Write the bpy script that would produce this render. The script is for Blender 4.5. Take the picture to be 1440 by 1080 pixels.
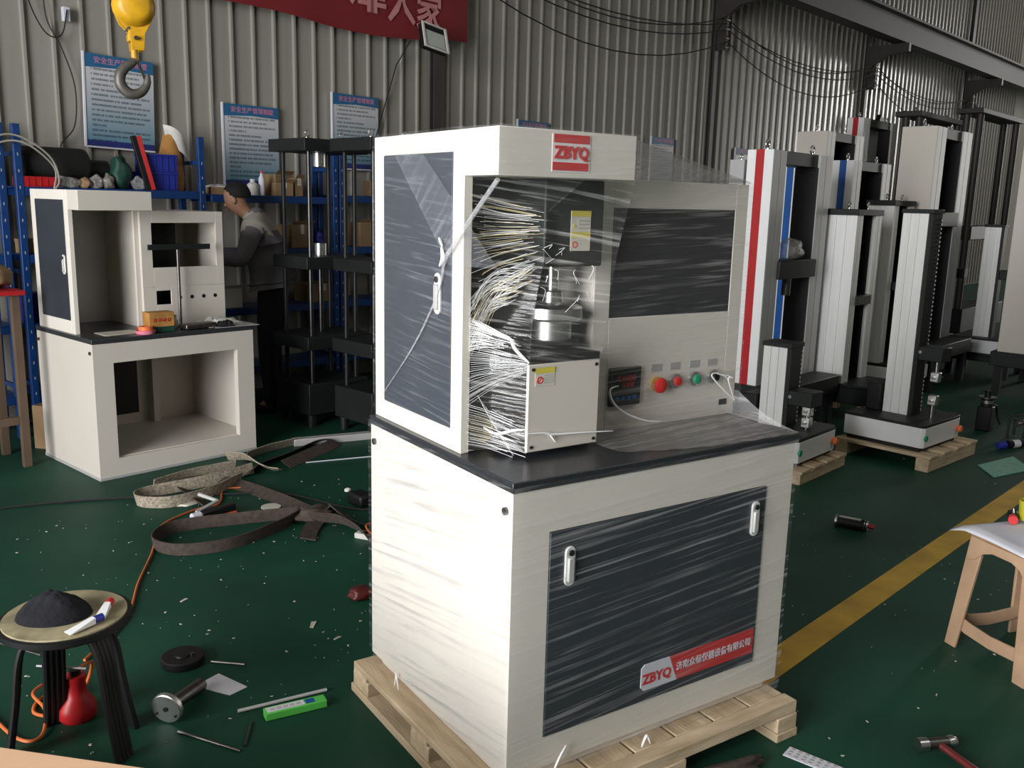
import bpy, bmesh, math, random
from mathutils import Vector, Matrix
for o in list(bpy.data.objects): bpy.data.objects.remove(o, do_unlink=True)
sc = bpy.context.scene
COL = sc.collection
R = math.radians
random.seed(7)

# ------------------------------------------------------------------ camera
CAM = Vector((-1.25587, -1.86280, 1.72854))
cr = Vector((0.83416225, -0.55094317, 0.02519833)); cu = Vector((0.087244, 0.17693078, 0.98034891)); cf = Vector((0.5445749, 0.81557165, -0.19565546))
cd = bpy.data.cameras.new('camera'); cam = bpy.data.objects.new('camera', cd); COL.objects.link(cam)
cd.sensor_width = 36.0; cd.lens = 1284.365 / 1440 * 36; cd.clip_start = 0.05; cd.clip_end = 200
cam.matrix_world = Matrix(((cr.x, cu.x, -cf.x, CAM.x), (cr.y, cu.y, -cf.y, CAM.y), (cr.z, cu.z, -cf.z, CAM.z), (0, 0, 0, 1)))
sc.camera = cam
# building frame: s runs along the back wall to the right, n towards the back wall (7.232 m from the camera)
EV = Vector((0.97237, 0.23345, 0)); NV = Vector((-0.23345, 0.97237, 0)); BROT = R(13.5); DW = 7.232
def B(s, n, z=0.0): return Vector((CAM.x, CAM.y, 0)) + EV * s + NV * n + Vector((0, 0, z))

# ------------------------------------------------------------------ world, daylight, exposure
w = bpy.data.worlds.new('sky'); sc.world = w; w.use_nodes = True
bg = w.node_tree.nodes['Background']; bg.inputs[0].default_value = (0.78, 0.88, 1.0, 1); bg.inputs[1].default_value = 0.35
def area(name, loc, direction, sx, sy, power, color=(1, 1, 1), up='Y'):
    l = bpy.data.lights.new(name, 'AREA'); l.shape = 'RECTANGLE'; l.size = sx; l.size_y = sy; l.energy = power; l.color = color
    o = bpy.data.objects.new(name, l); COL.objects.link(o); o.location = loc
    o.rotation_euler = Vector(direction).to_track_quat('-Z', up).to_euler(); return o
# daylight through the big open door in the left wall, the window of the far right wall and the roof lights
area('door_daylight', B(-5.6, 1.65, 2.45), EV, 5.3, 4.7, 1380, (0.985, 0.99, 1.0), 'Z')
area('window_daylight', B(33.7, 0.0, 5.2), -EV, 9.5, 2.6, 1150, (1.0, 0.98, 0.93), 'Z')
area('roof_daylight', B(6.0, -4.5, 7.8), (0, 0, -1), 9.0, 1.1, 130, (1.0, 0.96, 0.9), 'Y')
sc.view_settings.view_transform = 'Standard'; sc.view_settings.look = 'None'; sc.view_settings.gamma = 1.0
sc.view_settings.use_curve_mapping = False; sc.view_settings.exposure = 0.0
sc.cycles.transparent_max_bounces = 24; sc.cycles.max_bounces = 8; sc.cycles.sample_clamp_indirect = 6.0; sc.cycles.caustics_reflective = False; sc.cycles.caustics_refractive = False

# ------------------------------------------------------------------ materials
MATS = {}
def nd(nt, t, **kw):
    n = nt.nodes.new(t)
    for k, v in kw.items(): setattr(n, k, v)
    return n
def mat(name, col, rough=0.5, metal=0.0, var=0.12, scale=6.0, bump=0.0, bscale=60.0, stretch=None, spec=0.5, coat=0.0, col2=None, trans=0.0, alpha=1.0):
    m = bpy.data.materials.new(name); m.use_nodes = True; nt = m.node_tree; b = nt.nodes['Principled BSDF']
    tc = nd(nt, 'ShaderNodeTexCoord'); mp = nd(nt, 'ShaderNodeMapping'); nt.links.new(tc.outputs['Object'], mp.inputs[0])
    if stretch: mp.inputs['Scale'].default_value = stretch
    no = nd(nt, 'ShaderNodeTexNoise'); no.inputs['Scale'].default_value = scale; no.inputs['Detail'].default_value = 4
    nt.links.new(mp.outputs[0], no.inputs['Vector'])
    cr_ = nd(nt, 'ShaderNodeValToRGB'); c = Vector(col)
    lo = c * (1 - var); hi = Vector(col2) if col2 else c * (1 + var)
    cr_.color_ramp.elements[0].position = 0.3; cr_.color_ramp.elements[1].position = 0.7
    cr_.color_ramp.elements[0].color = (*lo, 1); cr_.color_ramp.elements[1].color = (*[min(1, x) for x in hi], 1)
    nt.links.new(no.outputs[0], cr_.inputs[0]); nt.links.new(cr_.outputs[0], b.inputs['Base Color'])
    b.inputs['Roughness'].default_value = rough; b.inputs['Metallic'].default_value = metal
    b.inputs['Specular IOR Level'].default_value = spec; b.inputs['Coat Weight'].default_value = coat
    b.inputs['Transmission Weight'].default_value = trans; b.inputs['Alpha'].default_value = alpha
    if bump:
        n2 = nd(nt, 'ShaderNodeTexNoise'); n2.inputs['Scale'].default_value = bscale; nt.links.new(mp.outputs[0], n2.inputs['Vector'])
        bp = nd(nt, 'ShaderNodeBump'); bp.inputs['Strength'].default_value = bump; bp.inputs['Distance'].default_value = 0.01
        nt.links.new(n2.outputs[0], bp.inputs['Height']); nt.links.new(bp.outputs[0], b.inputs['Normal'])
    MATS[name] = m; return m
def film_mat(name, scale, rot, lo, hi, amount, base=0.05, col=(0.9, 0.9, 0.9), rough=0.18, bump=0.5, loc=(0, 0, 0)):
    """thin stretch film: clear, with milky pleats running in the direction in which the film was pulled"""
    m = bpy.data.materials.new(name); m.use_nodes = True; nt = m.node_tree
    out = nt.nodes['Material Output']; b = nt.nodes['Principled BSDF']
    tc = nd(nt, 'ShaderNodeTexCoord'); mp = nd(nt, 'ShaderNodeMapping'); mp.vector_type = 'TEXTURE'
    mp.inputs['Rotation'].default_value = rot; mp.inputs['Scale'].default_value = scale; mp.inputs['Location'].default_value = loc
    nt.links.new(tc.outputs['Object'], mp.inputs[0])
    n1 = nd(nt, 'ShaderNodeTexNoise'); n1.inputs['Scale'].default_value = 1.0; n1.inputs['Detail'].default_value = 3.0; n1.inputs['Distortion'].default_value = 0.35
    nt.links.new(mp.outputs[0], n1.inputs['Vector'])
    n3 = nd(nt, 'ShaderNodeTexNoise'); n3.inputs['Scale'].default_value = 3.2; n3.inputs['Detail'].default_value = 2.0
    nt.links.new(tc.outputs['Object'], n3.inputs['Vector'])
    mr = nd(nt, 'ShaderNodeMapRange'); mr.inputs[1].default_value = lo; mr.inputs[2].default_value = hi; nt.links.new(n1.outputs[0], mr.inputs[0])
    mr2 = nd(nt, 'ShaderNodeMapRange'); mr2.inputs[1].default_value = 0.36; mr2.inputs[2].default_value = 0.62; mr2.inputs[3].default_value = 0.25; nt.links.new(n3.outputs[0], mr2.inputs[0])
    mu = nd(nt, 'ShaderNodeMath', operation='MULTIPLY'); nt.links.new(mr.outputs[0], mu.inputs[0]); nt.links.new(mr2.outputs[0], mu.inputs[1])
    ma = nd(nt, 'ShaderNodeMath', operation='MULTIPLY_ADD'); ma.inputs[1].default_value = amount; ma.inputs[2].default_value = base; nt.links.new(mu.outputs[0], ma.inputs[0])
    b.inputs['Base Color'].default_value = (*col, 1); b.inputs['Roughness'].default_value = rough; b.inputs['Specular IOR Level'].default_value = 0.8
    bp = nd(nt, 'ShaderNodeBump'); bp.inputs['Strength'].default_value = bump; bp.inputs['Distance'].default_value = 0.006
    nt.links.new(n1.outputs[0], bp.inputs['Height']); nt.links.new(bp.outputs[0], b.inputs['Normal'])
    tr = nd(nt, 'ShaderNodeBsdfTransparent'); gl = nd(nt, 'ShaderNodeBsdfGlossy'); gl.inputs['Roughness'].default_value = 0.12; nt.links.new(bp.outputs[0], gl.inputs['Normal'])
    lw = nd(nt, 'ShaderNodeLayerWeight'); lw.inputs[0].default_value = 0.5; nt.links.new(bp.outputs[0], lw.inputs['Normal'])
    pw = nd(nt, 'ShaderNodeMath', operation='POWER'); pw.inputs[1].default_value = 4.0; nt.links.new(lw.outputs['Facing'], pw.inputs[0])
    fr = nd(nt, 'ShaderNodeMath', operation='MULTIPLY_ADD'); fr.inputs[1].default_value = 0.45; fr.inputs[2].default_value = 0.035; nt.links.new(pw.outputs[0], fr.inputs[0])
    m1 = nd(nt, 'ShaderNodeMixShader'); nt.links.new(fr.outputs[0], m1.inputs[0]); nt.links.new(tr.outputs[0], m1.inputs[1]); nt.links.new(gl.outputs[0], m1.inputs[2])
    m2 = nd(nt, 'ShaderNodeMixShader'); nt.links.new(ma.outputs[0], m2.inputs[0]); nt.links.new(m1.outputs[0], m2.inputs[1]); nt.links.new(b.outputs[0], m2.inputs[2])
    nt.links.new(m2.outputs[0], out.inputs[0]); MATS[name] = m; return m

film_mat('bag_film', (0.05, 0.05, 0.05), (0, 0, 0), 0.40, 0.62, 0.35, 0.22, (0.62, 0.60, 0.57), bump=1.0)
mat('floor_paint', (0.010, 0.058, 0.035), 0.55, var=0.2, scale=1.6, bump=0.05, bscale=30, spec=0.22)
mat('line_paint', (0.58, 0.35, 0.04), 0.55, var=0.25, scale=5)
mat('wall_sheet', (0.305, 0.292, 0.255), 0.24, var=0.10, scale=2.2, stretch=(1, 1, 0.15), spec=0.6)
mat('plain_wall', (0.24, 0.23, 0.21), 0.7, var=0.1)
mat('column_paint', (0.045, 0.038, 0.036), 0.5)
mat('beam_paint', (0.032, 0.029, 0.028), 0.6)
mat('ivory', (0.77, 0.72, 0.645), 0.38, var=0.02, scale=2)
mat('ivory_shaded_beige', (0.63, 0.58, 0.515), 0.42, var=0.03, scale=2)  # beige covers; also ivory paint darkened to stand for shade on fronts
mat('white_paint', (0.82, 0.82, 0.82), 0.35, var=0.03)
mat('granite', (0.030, 0.032, 0.035), 0.30, var=0.4, scale=120)
mat('charcoal', (0.030, 0.036, 0.045), 0.38, var=0.08)
mat('slate', (0.045, 0.053, 0.070), 0.42, var=0.06)
mat('black_glass', (0.012, 0.014, 0.017), 0.12, var=0.1)
mat('black', (0.008, 0.008, 0.009), 0.5, spec=0.35)
mat('black_soft', (0.006, 0.0055, 0.0055), 0.8, bump=0.3, bscale=80)
mat('black_frame', (0.012, 0.014, 0.0135), 0.5, spec=0.3)
mat('steel', (0.62, 0.62, 0.61), 0.28, 1.0, var=0.08, scale=30)
mat('dark_steel', (0.16, 0.15, 0.14), 0.40, 1.0, var=0.2, scale=30)
mat('gunmetal', (0.07, 0.07, 0.068), 0.35, 1.0, var=0.15, scale=30)
mat('brushed', (0.66, 0.66, 0.64), 0.38, 1.0, var=0.05, scale=40, stretch=(1, 1, 0.05))
mat('aluminium', (0.78, 0.775, 0.75), 0.42, 0.25, var=0.05, scale=40, stretch=(1, 1, 0.04))
mat('silver_grey', (0.50, 0.495, 0.48), 0.42, 0.2, var=0.05)
mat('red', (0.42, 0.012, 0.016), 0.4, var=0.08)
mat('red_bright', (0.62, 0.035, 0.035), 0.4, var=0.08)
mat('blue', (0.006, 0.085, 0.33), 0.4, var=0.1)
mat('shelf_blue', (0.006, 0.040, 0.16), 0.42, var=0.2, scale=14)
mat('crate_blue', (0.018, 0.028, 0.26), 0.5, var=0.15)
mat('green', (0.02, 0.30, 0.14), 0.45)
mat('yellow', (0.60, 0.42, 0.02), 0.5)
mat('crane_yellow', (0.62, 0.33, 0.012), 0.42, var=0.22, scale=9)
mat('hook_iron', (0.13, 0.12, 0.105), 0.5, 0.5, var=0.25, scale=14)
mat('pallet_wood', (0.55, 0.41, 0.25), 0.72, var=0.18, scale=5, stretch=(1, 6, 6), bump=0.2, bscale=30, col2=(0.68, 0.54, 0.37))
mat('pallet_wood_y', (0.55, 0.41, 0.25), 0.72, var=0.2, scale=5, stretch=(6, 1, 6), bump=0.2, bscale=30, col2=(0.66, 0.52, 0.35))
mat('cardboard', (0.26, 0.165, 0.085), 0.8, var=0.12)
mat('cardboard_pale', (0.84, 0.53, 0.33), 0.75, var=0.05, scale=3)
mat('paper', (0.66, 0.66, 0.72), 0.7, var=0.06)
mat('plastic_beige', (0.44, 0.285, 0.18), 0.5, var=0.14, scale=7)
mat('bench_wood', (0.10, 0.065, 0.04), 0.7)
mat('strap', (0.060, 0.043, 0.034), 0.9, var=0.3, scale=40, bump=0.3, bscale=200)
mat('strap_pale', (0.34, 0.29, 0.22), 0.9, var=0.45, scale=70, bump=0.3, bscale=200)
mat('orange_rubber', (0.55, 0.13, 0.03), 0.5)
mat('cable_black', (0.012, 0.012, 0.012), 0.6)
mat('cable_grey', (0.30, 0.29, 0.25), 0.6)
mat('navy_cloth', (0.004, 0.0042, 0.008), 0.95, bump=0.5, bscale=60)
mat('stool_top', (0.38, 0.33, 0.20), 0.6, var=0.3, scale=16)
mat('jacket', (0.17, 0.16, 0.175), 0.9, bump=0.35, bscale=45, var=0.15)
mat('jacket_yoke', (0.46, 0.43, 0.38), 0.9, var=0.1)
mat('trousers', (0.009, 0.009, 0.011), 0.9)
mat('skin', (0.36, 0.185, 0.115), 0.55, var=0.06)
mat('hair', (0.004, 0.0035, 0.0035), 0.8, bump=0.3, bscale=140)
mat('banner_red', (0.19, 0.010, 0.014), 0.75, var=0.08, scale=2)
mat('banner_text', (0.55, 0.22, 0.22), 0.7)
mat('pink', (0.75, 0.22, 0.32), 0.5)
mat('orange', (0.75, 0.17, 0.05), 0.5)
mat('dark_red', (0.10, 0.014, 0.014), 0.4)
mat('lamp_glass', (0.50, 0.53, 0.48), 0.2, var=0.04)
mat('green_bag', (0.006, 0.045, 0.03), 0.6, var=0.35, scale=20)
mat('clear_bag', (0.20, 0.19, 0.165), 0.3, var=0.5, scale=30, bump=0.7, bscale=30)
mat('sack_orange', (0.42, 0.20, 0.05), 0.75, var=0.25, scale=12)
mat('sack_white', (0.62, 0.60, 0.56), 0.75, var=0.15, scale=12)
mat('green_sheet', (0.16, 0.42, 0.31), 0.35, var=0.2, scale=20)
mat('olive_plastic', (0.48, 0.44, 0.03), 0.45)
mat('label_yellow', (0.62, 0.53, 0.08), 0.5)
mat('label_white', (0.62, 0.58, 0.50), 0.5)
mat('ink', (0.02, 0.02, 0.025), 0.7)
mat('poster_blue', (0.02, 0.12, 0.26), 0.5)
mat('poster_navy', (0.02, 0.03, 0.16), 0.5)
mat('poster_pink', (0.68, 0.22, 0.32), 0.5)
mat('bottle_green', (0.03, 0.34, 0.12), 0.4)
mat('foam_yellow', (0.80, 0.66, 0.32), 0.7)
mat('blue_screen', (0.005, 0.05, 0.07), 0.3)

# ------------------------------------------------------------------ mesh helpers
class MB:
    def __init__(s): s.v = []; s.f = []
    def add(s, vs, fs):
        k = len(s.v); s.v += [tuple(p) for p in vs]; s.f += [tuple(i + k for i in f) for f in fs]; return s
    def box(s, a, b):
        x0, y0, z0 = a; x1, y1, z1 = b
        return s.add([(x0, y0, z0), (x1, y0, z0), (x1, y1, z0), (x0, y1, z0), (x0, y0, z1), (x1, y0, z1), (x1, y1, z1), (x0, y1, z1)],
                     [(0, 3, 2, 1), (4, 5, 6, 7), (0, 1, 5, 4), (1, 2, 6, 5), (2, 3, 7, 6), (3, 0, 4, 7)])
    def cyl(s, p, q, r, r2=None, n=14):
        p = Vector(p); q = Vector(q); r2 = r if r2 is None else r2; d = (q - p).normalized()
        a = d.orthogonal().normalized(); b = d.cross(a)
        vs = [p + (a * math.cos(t) + b * math.sin(t)) * r for t in [2 * math.pi * i / n for i in range(n)]]
        vs += [q + (a * math.cos(t) + b * math.sin(t)) * r2 for t in [2 * math.pi * i / n for i in range(n)]]
        return s.add(vs, [(i, (i + 1) % n, n + (i + 1) % n, n + i) for i in range(n)] + [tuple(range(n - 1, -1, -1)), tuple(range(n, 2 * n))])
    def lathe(s, prof, c=(0, 0, 0), n=20, M=None):
        c = Vector(c); vs = []
        for r, z in prof:
            for i in range(n):
                t = 2 * math.pi * i / n; p = Vector((r * math.cos(t), r * math.sin(t), z))
                vs.append(c + (M @ p if M else p))
        m = len(prof); fs = [(j * n + i, j * n + (i + 1) % n, (j + 1) * n + (i + 1) % n, (j + 1) * n + i) for j in range(m - 1) for i in range(n)]
        if prof[0][0] > 1e-5: fs.append(tuple(range(n - 1, -1, -1)))
        if prof[-1][0] > 1e-5: fs.append(tuple(range((m - 1) * n, m * n)))
        return s.add(vs, fs)
    def tube(s, pts, r, n=6, closed=False):
        pts = [Vector(p) for p in pts]; m = len(pts); rs = r if isinstance(r, (list, tuple)) else [r] * m
        vs = []; a = None
        for i, p in enumerate(pts):
            t = (pts[(i + 1) % m] - pts[i - 1]) if (closed or 0 < i < m - 1) else (pts[1] - pts[0] if i == 0 else pts[-1] - pts[-2])
            t = t.normalized()
            a = t.orthogonal().normalized() if a is None else (a - t * a.dot(t)).normalized()
            b = t.cross(a)
            vs += [p + (a * math.cos(2 * math.pi * k / n) + b * math.sin(2 * math.pi * k / n)) * rs[i] for k in range(n)]
        mm = m if closed else m - 1
        fs = [(i * n + k, i * n + (k + 1) % n, ((i + 1) % m) * n + (k + 1) % n, ((i + 1) % m) * n + k) for i in range(mm) for k in range(n)]
        if not closed: fs += [tuple(range(n - 1, -1, -1)), tuple(range((m - 1) * n, m * n))]
        return s.add(vs, fs)
    def prism(s, poly, ext):
        poly = [Vector(p) for p in poly]; ext = Vector(ext); n = len(poly)
        return s.add(poly + [p + ext for p in poly], [tuple(range(n - 1, -1, -1)), tuple(range(n, 2 * n))] + [(i, (i + 1) % n, n + (i + 1) % n, n + i) for i in range(n)])
    def grid(s, fn, nu, nv):
        vs = [fn(i / nu, j / nv) for j in range(nv + 1) for i in range(nu + 1)]
        return s.add(vs, [(j * (nu + 1) + i, j * (nu + 1) + i + 1, (j + 1) * (nu + 1) + i + 1, (j + 1) * (nu + 1) + i) for j in range(nv) for i in range(nu)])
    def ring(s, c, r, t, axis='y', n=16, m=6):
        pts = []
        for i in range(n):
            a = 2 * math.pi * i / n; u, v = r * math.cos(a), r * math.sin(a)
            pts.append(Vector(c) + (Vector((u, 0, v)) if axis == 'y' else Vector((0, u, v)) if axis == 'x' else Vector((u, v, 0))))
        return s.tube(pts, t, m, True)
    def xf(s, M):
        s.v = [tuple(M @ Vector(p)) for p in s.v]; return s
    def build(s, name, m, parent=None, bevel=0.0, smooth=True, seg=2):
        me = bpy.data.meshes.new(name); me.from_pydata(s.v, [], s.f); me.update()
        bm = bmesh.new(); bm.from_mesh(me); bmesh.ops.recalc_face_normals(bm, faces=bm.faces); bm.to_mesh(me); bm.free()
        o = bpy.data.objects.new(name, me); COL.objects.link(o)
        if m: me.materials.append(MATS[m])
        if parent: o.parent = parent
        if smooth:
            for p in me.polygons: p.use_smooth = True
            me.set_sharp_from_angle(angle=R(38))
        if bevel:
            b = o.modifiers.new('bevel', 'BEVEL'); b.width = bevel; b.segments = seg; b.limit_method = 'ANGLE'; b.angle_limit = R(40)
        return o
def tag(o, label=None, cat=None, group=None, kind=None):
    for k, v in (('label', label), ('category', cat), ('group', group), ('kind', kind)):
        if v: o[k] = v
    return o
def thing(name, label, cat, loc=(0, 0, 0), rz=0.0, group=None):
    o = bpy.data.objects.new(name, None); COL.objects.link(o); o.empty_display_size = 0.1
    o.location = loc; o.rotation_euler = (0, 0, rz); return tag(o, label, cat, group)
def copy_tree(o, parent=None):
    c = o.copy(); COL.objects.link(c); c.parent = parent
    for ch in o.children: copy_tree(ch, c)
    return c
def bx(a, b): return MB().box(a, b)
def cy(p, q, r, r2=None, n=14): return MB().cyl(p, q, r, r2, n)
def text(name, body, size, m, parent, M, extrude=0.0004, sx=1.0, align='CENTER', res=2, bold=0.0):
    c = bpy.data.curves.new(name, 'FONT'); c.body = body; c.size = size; c.extrude = extrude; c.align_x = align; c.align_y = 'CENTER'; c.resolution_u = res; c.offset = bold
    t = bpy.data.objects.new(name, c); COL.objects.link(t); bpy.context.view_layer.update()
    me = bpy.data.meshes.new_from_object(t.evaluated_get(bpy.context.evaluated_depsgraph_get()))
    bpy.data.objects.remove(t, do_unlink=True); bpy.data.curves.remove(c)
    me.transform(M @ Matrix.Diagonal((sx, 1, 1, 1))); me.name = name
    me.materials.clear(); me.materials.append(MATS[m])
    o = bpy.data.objects.new(name, me); COL.objects.link(o); o.parent = parent; return o
FRONT = Matrix(((1, 0, 0, 0), (0, 0, -1, 0), (0, 1, 0, 0), (0, 0, 0, 1)))      # text plane facing -y
def front_at(x, y, z): return Matrix.Translation((x, y, z)) @ FRONT
def spline(pts, k=8, closed=False):
    pts = [Vector(p) for p in pts]; out = []; m = len(pts)
    g = lambda i: pts[i % m] if closed else pts[max(0, min(m - 1, i))]
    for i in range(m if closed else m - 1):
        for j in range(k):
            t = j / k; a, b, c, d = g(i - 1), g(i), g(i + 1), g(i + 2)
            out.append(0.5 * ((2 * b) + (c - a) * t + (2 * a - 5 * b + 4 * c - d) * t * t + (3 * b - a - 3 * c + d) * t ** 3))
    if not closed: out.append(pts[-1])
    return out
# ------------------------------------------------------------------ the setting
def S(o): o['kind'] = 'structure'; return o
def bframe(o, s=0, n=0, z=0): o.location = B(s, n, z); o.rotation_euler = (0, 0, BROT); return o
S(bframe(bx((-6, -8, -0.2), (34.2, DW + 0.1, 0)).build('floor', 'floor_paint')))
# yellow lane line painted on the floor
fl = bx((0, -0.064, 0), (10.0, 0.064, 0.0012)).build('floor_line', 'line_paint'); S(fl); fl.location = (0.9, 0.155, 0.0002); fl.rotation_euler = (0, 0, R(12.6))
wb = S(bframe(bx((-6, 0, 0), (34.2, 0.1, 8.2)).build('wall_back', 'wall_sheet'), 0, DW))
rib0 = None
for i in range(-6, 118):
    s = 2.612 + 0.205 * i
    if s > 26.5: break
    if rib0 is None:
        rib0 = MB().prism([(-0.017, 0.0, 0.02), (-0.013, -0.029, 0.02), (0.006, -0.029, 0.02), (0.017, 0.0, 0.02)], (0, 0, 8.1)).build('rib', 'wall_sheet', wb, smooth=False); rib0.location = (s, 0, 0)
    else:
        c = rib0.copy(); COL.objects.link(c); c.location = (s, 0, 0); c.parent = wb
# left wall with the big door opening, right wall with its window, front wall and roof
wl = MB().box((-0.15, -8, 0), (0, -1.0, 8.2)).box((-0.15, 4.3, 0), (0, DW, 8.2)).box((-0.15, -1.0, 4.9), (0, 4.3, 8.2)).build('wall_left', 'plain_wall'); S(bframe(wl, -5.6 + 0.0, 0))
S(bframe(MB().box((0, -8, 0), (0.15, DW, 3.9)).box((0, -8, 6.5), (0.15, DW, 8.2)).box((0, -8, 3.9), (0.15, -4.8, 6.5)).box((0, 4.8, 3.9), (0.15, DW, 6.5)).build('wall_right', 'plain_wall'), 33.9, 0))
S(bframe(bx((-6, -0.15, 0), (34.2, 0, 8.2)).build('wall_front', 'plain_wall'), 0, -8))
S(bframe(MB().box((-6, -8, 0), (34.2, -5.1, 0.15)).box((-6, -3.9, 0), (34.2, DW, 0.15)).box((-6, -5.1, 0), (1.4, -3.9, 0.15)).box((10.6, -5.1, 0), (34.2, -3.9, 0.15)).build('ceiling', 'plain_wall'), 0, 0, 8.05))
# steel columns, corbels, crane runway beam
for i, s in enumerate((6.49, 11.75, 16.95, 22.4)):
    c = MB().box((-0.045, -0.10, 0), (0.045, -0.09, 7.9)).box((-0.005, -0.09, 0), (0.005, -0.04, 7.9)).box((-0.045, -0.04, 0), (0.045, -0.03, 7.9)).build('steel_column', 'column_paint'); S(bframe(c, s, DW - 0.005))
    k = MB().prism([(-0.04, -0.10, 4.62), (-0.04, -0.10, 4.12), (-0.04, -0.22, 4.30), (-0.04, -0.45, 4.44), (-0.04, -0.80, 4.48), (-0.04, -0.80, 4.62)], (0.08, 0, 0)).build('corbel', 'column_paint', c)
S(bframe(MB().box((0, -0.13, 0), (26, 0.13, 0.03)).box((0, -0.008, 0.03), (26, 0.008, 0.42)).box((0, -0.13, 0.42), (26, 0.13, 0.46)).box((0, -0.03, 0.46), (26, 0.03, 0.50)).build('crane_beam', 'beam_paint'), 8.0, DW - 0.62, 4.63))
# wires strung along the columns, with little insulator racks
for k, (z0, z1, off) in enumerate(((4.22, 4.20, 0.235), (4.14, 4.10, 0.25), (4.30, 4.28, 0.22), (3.98, 3.92, 0.26))):
    pts = []
    cols = (1.25, 6.49, 11.75, 16.95, 22.4)
    for a, b_ in zip(cols, cols[1:]):
        for j in range(10):
            t = j / 10; pts.append(B(a + (b_ - a) * t, DW - off, z0 - 0.26 * (1 + 0.25 * k) * 4 * t * (1 - t) * (0.6 if a < 6 else 1)))
    o = MB().tube(pts, 0.008, 5).build('overhead_wire', 'cable_black')
    tag(o, 'black electric wire strung along the wall columns, %s of four' % ('second highest', 'third highest', 'highest', 'lowest')[k], 'wire', 'wires along the wall')
for i, s in enumerate((11.75, 16.95, 22.4)):
    t = thing('insulator_rack', 'small insulator rack on the %s dark wall column carrying wires' % ('nearest right-hand', 'middle', 'farthest')[i], 'bracket', B(s, DW - 0.105, 3.85), BROT, 'insulator racks')
    bx((-0.012, -0.15, 0.02), (0.012, 0, 0.48)).build('bar', 'column_paint', t)
    for j in range(4): cy((-0.05, -0.14, 0.06 + j * 0.12), (0.05, -0.14, 0.06 + j * 0.12), 0.022, n=8).build('insulator', 'dark_steel', t)

# posters
def poster_mat(name, top, bot, sc_):
    m = bpy.data.materials.new(name); m.use_nodes = True; nt = m.node_tree; b = nt.nodes['Principled BSDF']; b.inputs['Roughness'].default_value = 0.35
    tc = nd(nt, 'ShaderNodeTexCoord'); sp = nd(nt, 'ShaderNodeSeparateXYZ'); nt.links.new(tc.outputs['Object'], sp.inputs[0])
    ra = nd(nt, 'ShaderNodeValToRGB'); mr = nd(nt, 'ShaderNodeMapRange'); mr.inputs[1].default_value = 0.05; mr.inputs[2].default_value = 0.52; nt.links.new(sp.outputs[2], mr.inputs[0]); nt.links.new(mr.outputs[0], ra.inputs[0])
    ra.color_ramp.elements[0].color = (*bot, 1); ra.color_ramp.elements[1].color = (*top, 1)
    # printed blue fading background is the poster's own print; blurred rows of small characters
    wv = nd(nt, 'ShaderNodeMath', operation='FRACT'); ms = nd(nt, 'ShaderNodeMath', operation='MULTIPLY'); ms.inputs[1].default_value = sc_; nt.links.new(sp.outputs[2], ms.inputs[0]); nt.links.new(ms.outputs[0], wv.inputs[0])
    row = nd(nt, 'ShaderNodeMath', operation='LESS_THAN'); row.inputs[1].default_value = 0.42; nt.links.new(wv.outputs[0], row.inputs[0])
    fl_ = nd(nt, 'ShaderNodeMath', operation='FLOOR'); nt.links.new(ms.outputs[0], fl_.inputs[0])
    cx = nd(nt, 'ShaderNodeCombineXYZ'); mx = nd(nt, 'ShaderNodeMath', operation='MULTIPLY'); mx.inputs[1].default_value = 58; nt.links.new(sp.outputs[0], mx.inputs[0]); nt.links.new(mx.outputs[0], cx.inputs[0]); nt.links.new(fl_.outputs[0], cx.inputs[1])
    vn = nd(nt, 'ShaderNodeTexNoise'); vn.inputs['Scale'].default_value = 1.0; vn.inputs['Detail'].default_value = 3; nt.links.new(cx.outputs[0], vn.inputs['Vector'])
    gt = nd(nt, 'ShaderNodeMath', operation='GREATER_THAN'); gt.inputs[1].default_value = 0.44; nt.links.new(vn.outputs[0], gt.inputs[0])
    # the lines stop short of the margins, some earlier than others
    wn = nd(nt, 'ShaderNodeTexWhiteNoise'); wn.noise_dimensions = '1D'; nt.links.new(fl_.outputs[0], wn.inputs['W'])
    en = nd(nt, 'ShaderNodeMath', operation='MULTIPLY_ADD'); en.inputs[1].default_value = 0.55; en.inputs[2].default_value = 0.15; nt.links.new(wn.outputs[0], en.inputs[0])
    lt = nd(nt, 'ShaderNodeMath', operation='LESS_THAN'); nt.links.new(sp.outputs[0], lt.inputs[0]); nt.links.new(en.outputs[0], lt.inputs[1])
    ab = nd(nt, 'ShaderNodeMath', operation='ABSOLUTE'); sb = nd(nt, 'ShaderNodeMath', operation='SUBTRACT'); sb.inputs[1].default_value = 0.27; nt.links.new(sp.outputs[0], sb.inputs[0]); nt.links.new(sb.outputs[0], ab.inputs[0])
    mg = nd(nt, 'ShaderNodeMath', operation='LESS_THAN'); mg.inputs[1].default_value = 0.225; nt.links.new(ab.outputs[0], mg.inputs[0])
    pr = row
    for q in (gt, lt, mg):
        mm = nd(nt, 'ShaderNodeMath', operation='MULTIPLY'); nt.links.new(pr.outputs[0], mm.inputs[0]); nt.links.new(q.outputs[0], mm.inputs[1]); pr = mm
    mk = nd(nt, 'ShaderNodeMath', operation='MULTIPLY'); mk.inputs[1].default_value = 0.6; nt.links.new(pr.outputs[0], mk.inputs[0])
    mi = nd(nt, 'ShaderNodeMix', data_type='RGBA'); nt.links.new(mk.outputs[0], mi.inputs[0]); nt.links.new(ra.outputs[0], mi.inputs[6]); mi.inputs[7].default_value = (0.02, 0.025, 0.04, 1)
    nt.links.new(mi.outputs[2], b.inputs['Base Color']); MATS[name] = m
poster_mat('poster_print', (0.56, 0.56, 0.58), (0.13, 0.26, 0.34), 27)
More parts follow.
